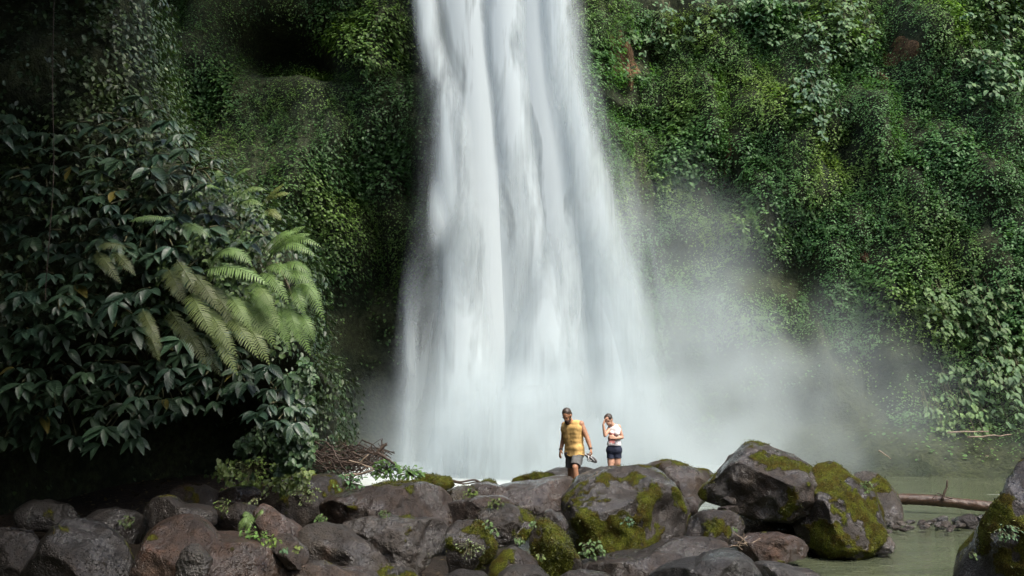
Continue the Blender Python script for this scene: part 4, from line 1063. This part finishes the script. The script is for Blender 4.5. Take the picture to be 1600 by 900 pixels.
def twig_mass():
    ps = []
    for k in range(240):
        cx, cy_ = float(np.clip(RNG.normal(545, 30), 498, 598)), float(np.clip(RNG.normal(716, 12), 694, 738))
        an = RNG.normal(0.1, 0.9); ln = RNG.uniform(12, 40)
        d = 16.8 + RNG.uniform(-0.5, 0.5)
        dx, dy = ln * math.cos(an) / 2, ln * math.sin(an) / 2
        a, b = P(cx - dx, cy_ - dy, d), P(cx + dx, cy_ + dy, d + RNG.uniform(-0.3, 0.3))
        ps.append(tube(smoothline([a, (a + b) / 2 + RNG.normal(0, 0.03, 3), b], 5), RNG.uniform(0.004, 0.009), 4))
    V, F = join(ps); tag(link('twigs', mesh('twigs', V, F, M['stick'])), 'fine tangled twigs filling the driftwood pile', 'twigs', kind='stuff')
twig_mass()
def vine(pp, d, r, label, mat='stem', name='vine'):
    c = smoothline([P(x, y, d) for x, y in pp], 40)
    V, F = tube(c, r, 6); a = c[0]
    tag(link(name, mesh(name, V - a, F, M[mat]), None, a), label, 'vine')
vine([(705, 750), (720, 753), (742, 750), (756, 757), (775, 756)], 17.0, 0.018, 'dark wiry root arching over the water edge', 'stick', 'root')
vine([(704, 752), (725, 756), (745, 753), (752, 757)], 17.2, 0.014, 'second thin root just under the wiry one', 'stick', 'root')
vine([(86, -60), (82, 120), (84, 260), (78, 360), (72, 440), (71, 470)], 12.0, 0.005, 'long thin dark vine hanging down at the left', 'stick')
vine([(432, 410), (440, 425), (452, 450), (458, 470)], 12.0, 0.012, 'short orange-brown stem among the ferns', 'pale_stick', 'stem_of_fern')

# log across the stream
def log():
    a, b = P(1388, 780, 20.7), P(1572, 791, 20.0); base = (a + b) / 2
    n = 60; k = np.linspace(0, 1, n)[:, None]
    c = a + (b - a) * k + 0.03 * np.sin(k * 5) * UP
    rad = 0.105 * (1 + 0.10 * fbm(np.stack([k[:, 0] * 9, k[:, 0] * 0, k[:, 0] * 0], -1), 3, 3))
    V, F = tube(c, rad, 18)
    V = V + 0.012 * rndn(len(V), 0.5)
    t = thing('log', 'reddish brown fallen log lying across the stream at the right', 'log', base)
    link('trunk', mesh('trunk', V - base, F, M['log']), t)
    for pp, r in (([(1472, 782), (1476, 768), (1479, 762), (1480, 750)], 0.026), ([(1474, 775), (1465, 771), (1456, 780)], 0.014), ([(1475, 776), (1485, 778), (1492, 780)], 0.013)):
        c = smoothline([P(x, y, 20.25) for x, y in pp], 10)
        V, F = tube(c, np.linspace(r, r * 0.6, 10), 6); link('branch_stub', mesh('branch_stub', V - base, F, M['stick']), t)
log()
# stones in the shallow bar
def stone(px, py, w, h, d, label, tint, seed, group=None, name='stone'):
    an = np.linspace(0, 2 * pi, 9, endpoint=False)
    rg = np.random.default_rng(seed)
    return boulder([(px + w * math.cos(a) * rg.uniform(0.85, 1.1), py + h * math.sin(a) * rg.uniform(0.85, 1.1)) for a in an], d, 2 * w / FPX * d * 1.1, label, tint, 0.0, seed, 3, 0.85, 2, 1.0, name, 'stone', group)
stone(1515, 816, 21, 14, 18.3, 'round dark stone, biggest in the stone bar across the stream', (0.055, 0.052, 0.052), 201)
stone(1471, 817, 11, 10, 18.6, 'dark round stone, second biggest in the stone bar', (0.04, 0.036, 0.034), 202)
stone(1442, 820, 10, 7, 18.7, 'brownish stone left of the dark round one in the bar', (0.09, 0.07, 0.055), 203)
stone(1535, 812, 10, 9, 18.2, 'greyish stone touching the right end of the stone bar', (0.09, 0.095, 0.10), 204)
for k in range(34):
    x = RNG.uniform(1385, 1510); y = 820 + RNG.normal(0, 5) + (1450 - x) * 0.01
    stone(x, y, RNG.uniform(3, 8), RNG.uniform(2.5, 4.5), 1556 * 2.58 / (y - 598), 'small wet pebble in the stone bar across the stream', (0.10, 0.088, 0.075) if k % 3 else (0.19, 0.18, 0.165), 210 + k, 'pebbles in the stone bar', 'pebble')
stone(1548, 702, 4, 2, 29.2, 'small white stone on the far bank', (0.6, 0.58, 0.5), 260)
for i, (x0, y0, x1, y1) in enumerate([(1480, 676, 1545, 674), (1512, 683, 1580, 679), (1540, 713, 1575, 718), (1373, 704, 1392, 717)]):
    stick(P(x0, y0, 29.0), P(x1, y1, 29.0), 0.03, ['long pale stick lying on the far bank', 'second pale stick, just below the long one on the far bank', 'short pale stick near the water on the far bank', 'slanting pale stick half hidden in spray at the foot of the far bank'][i], 'pale_stick', bend=0.02)
for k in range(11):
    a = P(1165 + RNG.normal(0, 7), 853 + RNG.normal(0, 4), 12.9)
    stick(a, a + np.array([RNG.normal(0, 0.12), RNG.normal(0, 0.06), RNG.uniform(0.0, 0.13)]), 0.007, 'dry orange-brown bamboo shred beside the low reddish rock', 'pale_stick', 'bamboo shreds by the reddish rock', 'bamboo_shred', 0.03, 5, 'shred')
# fallen leaves and crumbs
def litter():
    n = 2600
    x = RNG.uniform(-8, 2.0, n); y = RNG.uniform(8.5, 17.5, n); z = ground_z(x, y) + 0.02
    col = mixc((0.05, 0.035, 0.02), (0.16, 0.12, 0.06), RNG.uniform(0, 1, n) ** 2)
    V, F, cc = scatter_leaves(np.stack([x, y, z], -1), UP + rndn(n, 0.35), rndn(n, 1) * np.array([1, 1, 0.2]), RNG.uniform(0.04, 0.10, n), col)
    tag(link('leaf_litter', mesh('leaf_litter', V, F, M['litter'], True, cc)), 'dead leaves scattered on the dark soil at the left', 'leaf litter', kind='stuff')
litter()

# ------------------------------------------------------------------ people
def capsule(a, b, ra, rb, sub=3, flat=None):
    a, b = np.asarray(a, float), np.asarray(b, float)
    D, F = ico(sub); ax = unit(b - a)
    k = (D @ ax) > 0
    V = np.where(k[:, None], b + D * rb, a + D * ra)
    if flat is not None: V = V * flat
    return V, F
def egg(c, r, rz=0.0, ry=0.0, rx=0.0, sub=3):
    D, F = ico(sub)
    Rm = np.array((Matrix.Rotation(rz, 3, 'Z') @ Matrix.Rotation(ry, 3, 'Y') @ Matrix.Rotation(rx, 3, 'X')))
    return np.asarray(c, float) + (D * np.asarray(r, float)) @ Rm.T, F
def chain(pts, rad):
    return [capsule(pts[i], pts[i + 1], rad[i], rad[i + 1]) for i in range(len(pts) - 1)]
def fuse(parts, voxel, smooth=5):
    V, F = join(parts)
    tmp = bpy.data.objects.new('tmp', mesh('tmp', V, F)); C.objects.link(tmp)
    r = tmp.modifiers.new('r', 'REMESH'); r.mode = 'VOXEL'; r.voxel_size = voxel; r.use_smooth_shade = True
    if smooth:
        q = tmp.modifiers.new('s', 'SMOOTH'); q.factor = 0.5; q.iterations = smooth
    dg = bpy.context.evaluated_depsgraph_get(); dg.update()
    me = bpy.data.meshes.new_from_object(tmp.evaluated_get(dg))
    n = len(me.vertices); co = np.zeros(n * 3, np.float32); me.vertices.foreach_get('co', co)
    bpy.data.objects.remove(tmp)
    return me, co.reshape(-1, 3).astype(float)
def finish(me, co, base, mat, name, parent, col=None):
    me.name = name; me.vertices.foreach_set('co', (co - base).astype(np.float32).ravel())
    me.polygons.foreach_set('use_smooth', np.ones(len(me.polygons), bool))
    if col is not None:
        a = me.color_attributes.new('Col', 'FLOAT_COLOR', 'POINT'); c4 = np.ones((len(co), 4), np.float32); c4[:, :3] = col; a.data.foreach_set('color', c4.ravel())
    me.materials.clear(); me.materials.append(mat); me.update()
    return link(name, me, parent)

def hand(wrist, fwd, palmn, side, s=1.0, curl=0.35, thumb_side=1):
    """palm and five separate fingers; fwd: towards fingertips, palmn: palm faces this way, side: towards the thumb"""
    fwd = unit(fwd); side = unit(np.asarray(side) - fwd * (np.asarray(side) @ fwd)); pn = np.cross(fwd, side)
    if pn @ np.asarray(palmn) < 0: pn = -pn
    out = []
    for u in (-0.028, -0.010, 0.010, 0.027):
        out.append(capsule(wrist + side * u * 0.55 * s, wrist + (fwd * 0.085 + side * u) * s, 0.017 * s, 0.0125 * s))
    for u, L in ((-0.031, 0.062), (-0.0105, 0.078), (0.0105, 0.083), (0.031, 0.074)):
        p0 = wrist + (fwd * 0.085 + side * u) * s; ang = 0.0; pts = [p0]
        for seg, k in ((0.45, 0.7), (0.31, 1.0), (0.24, 0.8)):
            ang += curl * k
            pts.append(pts[-1] + (fwd * math.cos(ang) + pn * math.sin(ang) + side * u * 1.2) * L * seg * s)
        out += chain(pts, [0.0100 * s, 0.0093 * s, 0.0085 * s, 0.0072 * s])
    t0 = wrist + (fwd * 0.028 + side * 0.024) * s
    t1 = t0 + (fwd * 0.036 + side * 0.030 + pn * 0.012) * s; t2 = t1 + (fwd * 0.030 + side * 0.006 + pn * (0.010 + 0.02 * curl)) * s
    out += chain([t0, t1, t2], [0.0135 * s, 0.0115 * s, 0.009 * s])
    return out

SK1 = mat_plain('tanned_skin', (0.36, 0.185, 0.105), 0.5, 0.4, 14, 0.12); SK2 = mat_plain('light_skin', (0.50, 0.29, 0.20), 0.5, 0.4, 14, 0.10)
HR = mat_plain('dark_hair', (0.035, 0.024, 0.017), 0.5, 0.5, 60, 0.5); BRD = mat_plain('beard_hair', (0.045, 0.028, 0.018), 0.7, 0.3, 80, 0.5)
YEL = mat_plain('mustard_cloth', (0.64, 0.42, 0.155), 0.85, 0.2, 120, 0.05); SHO = mat_plain('grey_cloth', (0.105, 0.11, 0.11), 0.85, 0.2, 25, 0.2)
NAV = mat_plain('navy_denim', (0.022, 0.028, 0.05), 0.8, 0.25, 40, 0.3); BLK = mat_plain('dark_strap', (0.02, 0.02, 0.022), 0.6, 0.4); EYE = mat_plain('eye_dark', (0.02, 0.015, 0.012), 0.3, 0.5)
LIP = mat_plain('lip', (0.30, 0.11, 0.09), 0.5, 0.4); GRY = mat_plain('grey_rubber', (0.20, 0.20, 0.20), 0.6, 0.4); WHT = mat_plain('white_rubber', (0.6, 0.6, 0.58), 0.6, 0.4)
TOP_, tn = new_mat('printed_cotton'); N_ = NT(tn)
N_.out(N_.n('ShaderNodeBsdfPrincipled', ins={'Base Color': N_.n('ShaderNodeAttribute', attribute_name='Col').outputs['Color'], 'Roughness': 0.85, 'Specular IOR Level': 0.2}).outputs[0])

def head(c, face, up, s, t, skin_parts, hair_mat, long_hair=False, beard=False, base=None):
    """head built round centre c; face: looking direction. Adds skin to skin_parts, returns the child meshes to link"""
    f = unit(face); u = unit(np.asarray(up) - f * (np.asarray(up) @ f)); r = np.cross(f, u)
    def w(x, y, z): return c + (r * x + f * y + u * z) * s
    D, F = ico(3)
    def e(cc, rad):
        return w(*cc) + (D[:, :1] * r * rad[0] + D[:, 1:2] * f * rad[1] + D[:, 2:] * u * rad[2]) * s, F
    skin_parts += [e((0, -0.008, 0.025), (0.074, 0.094, 0.092)), e((0, 0.022, -0.05), (0.056, 0.066, 0.064)), e((0, 0.05, -0.092), (0.028, 0.026, 0.024)),
                   e((0, 0.092, -0.018), (0.011, 0.018, 0.026)), e((0, 0.098, -0.032), (0.017, 0.016, 0.012)), e((0, 0.074, 0.018), (0.052, 0.02, 0.014)),
                   e((0.076, -0.005, -0.008), (0.012, 0.022, 0.032)), e((-0.076, -0.005, -0.008), (0.012, 0.022, 0.032)), e((0, 0.078, -0.062), (0.024, 0.016, 0.014))]
    def child(name, parts, mat, vox=None):
        V, F_ = join(parts)
        if vox:
            me, co = fuse(parts, vox, 2); return finish(me, co, base, mat, name, t)
        return link(name, mesh(name, V - base, F_, mat), t)
    for x in (-0.03, 0.03):
        child('eye', [e((x, 0.083, 0.000), (0.013, 0.008, 0.0075))], EYE); child('eyebrow', [e((x, 0.090, 0.021), (0.020, 0.007, 0.005))], hair_mat)
    child('mouth', [e((0, 0.090, -0.063), (0.022, 0.008, 0.007))], LIP)
    hp = [e((0, -0.022, 0.045), (0.081, 0.094, 0.088)), e((0, -0.05, -0.005), (0.076, 0.062, 0.085))]
    if long_hair: hp += [e((0.0, -0.115, 0.03), (0.04, 0.035, 0.045)), e((0.05, 0.0, 0.055), (0.035, 0.07, 0.05)), e((-0.05, 0.0, 0.055), (0.035, 0.07, 0.05))]
    child('hair', hp, hair_mat, 0.009)
    if beard:
        child('beard', [e((0, 0.045, -0.085), (0.056, 0.056, 0.045)), e((0, 0.07, -0.115), (0.038, 0.034, 0.04)), e((0.052, 0.02, -0.05), (0.016, 0.03, 0.045)), e((-0.052, 0.02, -0.05), (0.016, 0.03, 0.045)), e((0.0, 0.093, -0.048), (0.03, 0.009, 0.007))], BRD, 0.008)

def folds(co, amp, f, seed):
    c = co.mean(0); n = unit((co - c) * np.array([1, 1, 0.05]))
    return co + n * (amp * fbm(co * np.array([f, f, f * 0.45]), seed, 3))[:, None]

def man():
    d = 18.3; q = lambda px, py, o=0.0: P(px, py, d + o)
    base = P(893, 750, d); base[2] = 0.34
    t = thing('person', 'bearded person in a mustard tank top and grey shorts, walking with head bowed', 'person', base, 'people on the rocks')
    sk = []
    neck = q(890.5, 660, -0.03); chestL, chestR = q(887, 671, 0.07), q(903, 669, -0.06)
    shL, shR = q(882.5, 664.5, 0.13), q(907.5, 663, -0.11)
    pel = q(897, 707, 0.02)
    torso = [capsule(chestL, chestR, 0.105, 0.105), capsule(q(891, 682, 0.05), q(901, 681, -0.04), 0.104, 0.104), capsule(q(893, 693, 0.05), q(901, 693, -0.03), 0.100, 0.100),
             capsule(q(893, 707, 0.06), q(902, 707, -0.04), 0.107, 0.107), capsule(shL, q(893, 662, 0.02), 0.062, 0.07), capsule(shR, q(895, 662, 0), 0.066, 0.07)]
    sk += torso
    sk += [capsule(neck + np.array([0.02, 0.03, -0.03]), q(887.5, 652, -0.07), 0.062, 0.056)]
    elL, wrL = q(880, 686.5, 0.20), q(876.3, 702.5, 0.10)
    elR, wrR = q(917.5, 684, -0.16), q(922.8, 700.8, -0.22)
    for s_, e_, w_ in ((shL, elL, wrL), (shR, elR, wrR)):
        sk += [egg(s_, (0.066, 0.066, 0.07))] + chain([s_, s_ * 0.6 + e_ * 0.4, e_], [0.058, 0.055, 0.042]) + chain([e_, e_ * 0.7 + w_ * 0.3, w_], [0.043, 0.043, 0.028])
    sk += hand(wrL, q(874.3, 712, 0.04) - wrL, np.array([0.9, 0.2, 0]), np.array([0.2, -1, 0]), 1.05, 0.32)
    sk += hand(wrR, q(924.6, 709, -0.24) - wrR, np.array([-0.9, -0.2, 0]), np.array([-0.2, -1, 0.0]), 1.05, 0.95)
    hipL, hipR = q(892.5, 712, 0.07), q(903, 711, -0.05)
    kL, kR = q(891.5, 733, 0.10), q(898.5, 730.5, -0.26)
    aL = np.array([kL[0] + 0.03, kL[1] + 0.22, base[2] + 0.10]); aR = np.array([kR[0] + 0.04, kR[1] - 0.02, base[2] + 0.09])
    for h_, k_, a_ in ((hipL, kL, aL), (hipR, kR, aR)):
        sk += chain([h_, h_ * 0.5 + k_ * 0.5, k_], [0.088, 0.078, 0.056]) + chain([k_, k_ * 0.68 + a_ * 0.32 + np.array([0, 0.02, 0]), a_], [0.055, 0.058, 0.036])
        to = a_ + np.array([-0.05, -0.17, -0.065]); sk += [capsule(a_ + np.array([0, 0.02, -0.055]), to, 0.036, 0.03), capsule(a_, a_ * 0.5 + to * 0.5, 0.036, 0.03)]
    hc = q(885.8, 649.0, -0.13)
    head(hc, np.array([-0.42, -0.75, -0.62]), np.array([-0.2, -0.3, 1.0]), 1.03, t, sk, HR, False, True, base)
    me, co = fuse(sk, 0.0075, 4); finish(me, co, base, SK1, 'body', t)
    # tank top
    hem = q(897, 710.5)[2]
    tp = [(V + unit(V - V.mean(0)) * 0.012, F) for V, F in torso[:4]] + [capsule(q(890, 676, 0.06), q(901, 675, -0.05), 0.113, 0.113), capsule(q(892, 688, 0.05), q(901, 688, -0.04), 0.110, 0.110)]
    tp += [capsule(q(893, 700, 0.06), q(902, 700, -0.05), 0.113, 0.115), capsule(q(893, 713, 0.06), q(902.5, 713, -0.05), 0.117, 0.12), capsule(q(886.8, 664.2, 0.085), q(889.5, 663.4, 0.05), 0.074, 0.078), capsule(q(903, 663, -0.075), q(899.5, 662.6, -0.04), 0.078, 0.080)]
    me, co = fuse(tp, 0.010, 16)
    ctr = np.array([q(897, 690)[0], d, 0]); co = co + unit((co - ctr) * np.array([1, 1, 0])) * 0.020
    co = folds(co, 0.010, 13, 5)
    lo = hem + 0.02 * np.sin(co[:, 0] * 22); co[:, 2] = np.maximum(co[:, 2], lo)
    finish(me, co, base, YEL, 'tank_top', t)
    sp = [capsule(q(892, 709, 0.06), q(903, 709, -0.04), 0.122, 0.122)]
    for h_, k_ in ((hipL, kL), (hipR, kR)): sp += chain([h_, h_ * 0.45 + k_ * 0.55, k_ * 1.0], [0.105, 0.100, 0.096])
    me, co = fuse(sp, 0.010, 3); co = folds(co, 0.010, 14, 8)
    for h_, k_ in ((hipL, kL), (hipR, kR)):
        ax = unit(k_ - h_); dd = (co - (k_ - ax * 0.035)) @ ax; near = np.linalg.norm(co - k_, axis=1) < 0.24
        co = co - ax * np.where(near & (dd > 0), dd, 0)[:, None]
    finish(me, co, base, SHO, 'shorts', t)
    pk = [capsule(q(907, 719, -0.10), q(905.5, 724, -0.15), 0.045, 0.045)]
    V, F = join(pk); link('pocket', mesh('pocket', V - base, F, SHO), t)
    for w_, e_ in ((wrL, elL), (wrR, elR)):
        ax = unit(w_ - e_); V, F = tube(np.array([w_ - ax * 0.012, w_ + ax * 0.012]), 0.036, 12); link('bracelet', mesh('bracelet', V - base, F, BLK), t)
    return wrR
wr = man()

def sandal(a, b, sidev, label):
    """flip-flop: shaped sole from heel a to toe b, strap and toe post"""
    ax = unit(b - a); L = np.linalg.norm(b - a); sv = unit(np.asarray(sidev) - ax * (np.asarray(sidev) @ ax)); n = np.cross(ax, sv)
    t = thing('sandal', label, 'sandal', a, 'sandals in the hand of the person in yellow')
    k = np.linspace(0, 1, 22); w = 0.5 * L * (0.26 + 0.10 * np.sin(k * pi * 1.6 - 1.9)) * np.sqrt(np.clip(1 - (2 * k - 1) ** 6, 0.02, 1))
    V = []
    for i in range(22):
        for s_, h_ in ((-1, 0), (1, 0), (1, 1), (-1, 1)): V.append(a + ax * k[i] * L + sv * s_ * w[i] + n * h_ * 0.02)
    ii = np.arange(88).reshape(22, 4)
    F = np.stack([ii[:-1], np.roll(ii[:-1], -1, 1), np.roll(ii[1:], -1, 1), ii[1:]], -1).reshape(-1, 4)
    link('sole', mesh('sole', np.array(V) - a, [np.vstack([F, ii[:1], ii[-1:, ::-1]])], GRY, False), t)
    top = lambda kk, ss, hh: a + ax * kk * L + sv * ss + n * (0.02 + hh)
    toe = top(0.8, 0, 0.0)
    for s_ in (-1, 1):
        V, F = tube(smoothline([top(0.38, s_ * 0.042, 0.0), top(0.55, s_ * 0.03, 0.04), top(0.72, s_ * 0.008, 0.035), toe], 10), 0.007, 6); link('strap', mesh('strap', V - a, F, WHT if s_ > 0 else BLK), t)
h_ = P(922.5, 708.5, 18.03)
sandal(P(914, 709.5, 18.02), P(929, 721.0, 17.93), np.array([0.3, -0.6, 0.5]), 'grey flip-flop held in the hand of the person in yellow, nearer the camera')
sandal(P(917, 708.0, 18.10), P(933, 722.5, 18.06), np.array([0.5, -0.5, 0.5]), 'second flip-flop of the pair, half hidden behind the first')

def woman():
    d = 20.0; q = lambda px, py, o=0.0: P(px, py, d + o)
    base = P(959, 750, d); base[2] = 0.34
    t = thing('person', 'person in a white printed sleeveless top and navy shorts, hand raised to the forehead', 'person', base, 'people on the rocks')
    sk = []
    shL, shR = q(953.3, 668.5, 0.05), q(966.3, 667, -0.03)
    torso = [capsule(q(957, 673, 0.03), q(962.5, 672, -0.02), 0.084, 0.084), egg(q(957.3, 677, -0.05), (0.054, 0.054, 0.054)), egg(q(963, 676.5, -0.065), (0.054, 0.054, 0.054)),
             capsule(q(957.5, 685, 0.02), q(962.5, 685, 0), 0.080, 0.080), capsule(q(956.5, 694, 0.02), q(962.5, 694, 0), 0.088, 0.088), capsule(q(955.5, 704, 0.02), q(963.5, 704, 0.0), 0.108, 0.108)]
    sk += torso + [capsule(shL, q(959, 666, 0.01), 0.046, 0.055), capsule(shR, q(960, 666, 0), 0.048, 0.055), capsule(q(958.5, 667, 0.02), q(954, 660, -0.03), 0.050, 0.045)]
    elL, wrL = q(945.3, 680.5, -0.16), q(942.6, 663.5, -0.17)
    elR, wrR = q(972.3, 683.5, -0.02), q(961.8, 684.8, -0.20)
    for s_, e_, w_ in ((shL, elL, wrL), (shR, elR, wrR)):
        sk += [egg(s_, (0.05, 0.05, 0.054))] + chain([s_, s_ * 0.6 + e_ * 0.4, e_], [0.044, 0.042, 0.033]) + chain([e_, e_ * 0.7 + w_ * 0.3, w_], [0.034, 0.034, 0.022])
    sk += hand(wrL, q(945.5, 653, -0.14) - wrL, np.array([0.8, 0.4, -0.3]), np.array([0.2, 0.6, 0.0]), 0.92, 0.35)
    sk += hand(wrR, q(956.0, 683.3, -0.22) - wrR, np.array([0.1, 0.9, -0.2]), np.array([0, 0.1, 1.0]), 0.92, 0.45)
    hipL, hipR = q(955, 709, 0.02), q(964, 709, 0.0)
    kL, kR = q(954.6, 736, -0.04), q(964.3, 736, 0.0)
    aL = np.array([kL[0], kL[1] + 0.05, base[2] + 0.085]); aR = np.array([kR[0] + 0.02, kR[1] + 0.04, base[2] + 0.085])
    for h_, k_, a_ in ((hipL, kL, aL), (hipR, kR, aR)):
        sk += chain([h_, h_ * 0.5 + k_ * 0.5, k_], [0.084, 0.074, 0.050]) + chain([k_, k_ * 0.68 + a_ * 0.32 + np.array([0, 0.02, 0]), a_], [0.049, 0.052, 0.032])
        to = a_ + np.array([-0.02, -0.16, -0.06]); sk += [capsule(a_ + np.array([0, 0.02, -0.05]), to, 0.032, 0.026), capsule(a_, a_ * 0.5 + to * 0.5, 0.032, 0.026)]
    head(q(950.8, 656.0, -0.06), np.array([-0.40, -0.85, -0.35]), np.array([-0.12, -0.1, 1]), 0.95, t, sk, HR, True, False, base)
    me, co = fuse(sk, 0.0075, 4); finish(me, co, base, SK2, 'body', t)
    tp = [(V + unit(V - V.mean(0)) * 0.010, F) for V, F in torso[:5]] + [capsule(q(956.0, 668.2, 0.03), q(957.2, 668, 0.025), 0.056, 0.058), capsule(q(963.6, 667.2, -0.02), q(962.2, 667.2, -0.01), 0.056, 0.058)]
    me, co = fuse(tp, 0.008, 10); co = co + unit((co - np.array([q(960, 685)[0], d, 0])) * np.array([1, 1, 0])) * 0.011; co = folds(co, 0.006, 16, 3)
    co[:, 2] = np.maximum(co[:, 2], q(959, 696.0)[2])
    # print on the chest: a pink round with dark strokes, sampled on the cloth itself
    c0 = q(955.5, 684); u_ = (co[:, 0] - c0[0]); v_ = co[:, 2] - c0[2]
    col = np.tile(np.array([0.72, 0.70, 0.70]), (len(co), 1))
    front = co[:, 1] < d + 0.0
    pink = front & ((u_ / 0.075) ** 2 + (v_ / 0.11) ** 2 < 1 + 0.5 * vnoise(co * 30, 2))
    col[pink] = (0.62, 0.25, 0.24)
    dark = front & (np.abs(v_ - 0.005) < 0.042) & (u_ > -0.07) & (u_ < 0.10) & (vnoise(co * np.array([38, 1, 22]), 9) > 0.0)
    col[dark] = (0.06, 0.05, 0.055)
    finish(me, co, base, TOP_, 'top', t, col)
    sp = [capsule(q(955.5, 703.5, 0.02), q(963.5, 703.5, 0.0), 0.114, 0.114), capsule(q(957, 697, 0.02), q(962.5, 697, 0.0), 0.096, 0.096)]
    for h_, k_ in ((hipL, kL), (hipR, kR)): sp += chain([h_, h_ * 0.6 + k_ * 0.4], [0.092, 0.088])
    me, co = fuse(sp, 0.008, 3); co = folds(co, 0.005, 18, 4)
    co[:, 2] = np.clip(co[:, 2], q(959, 715.5)[2], q(959, 694.5)[2])
    finish(me, co, base, NAV, 'shorts', t)
woman()
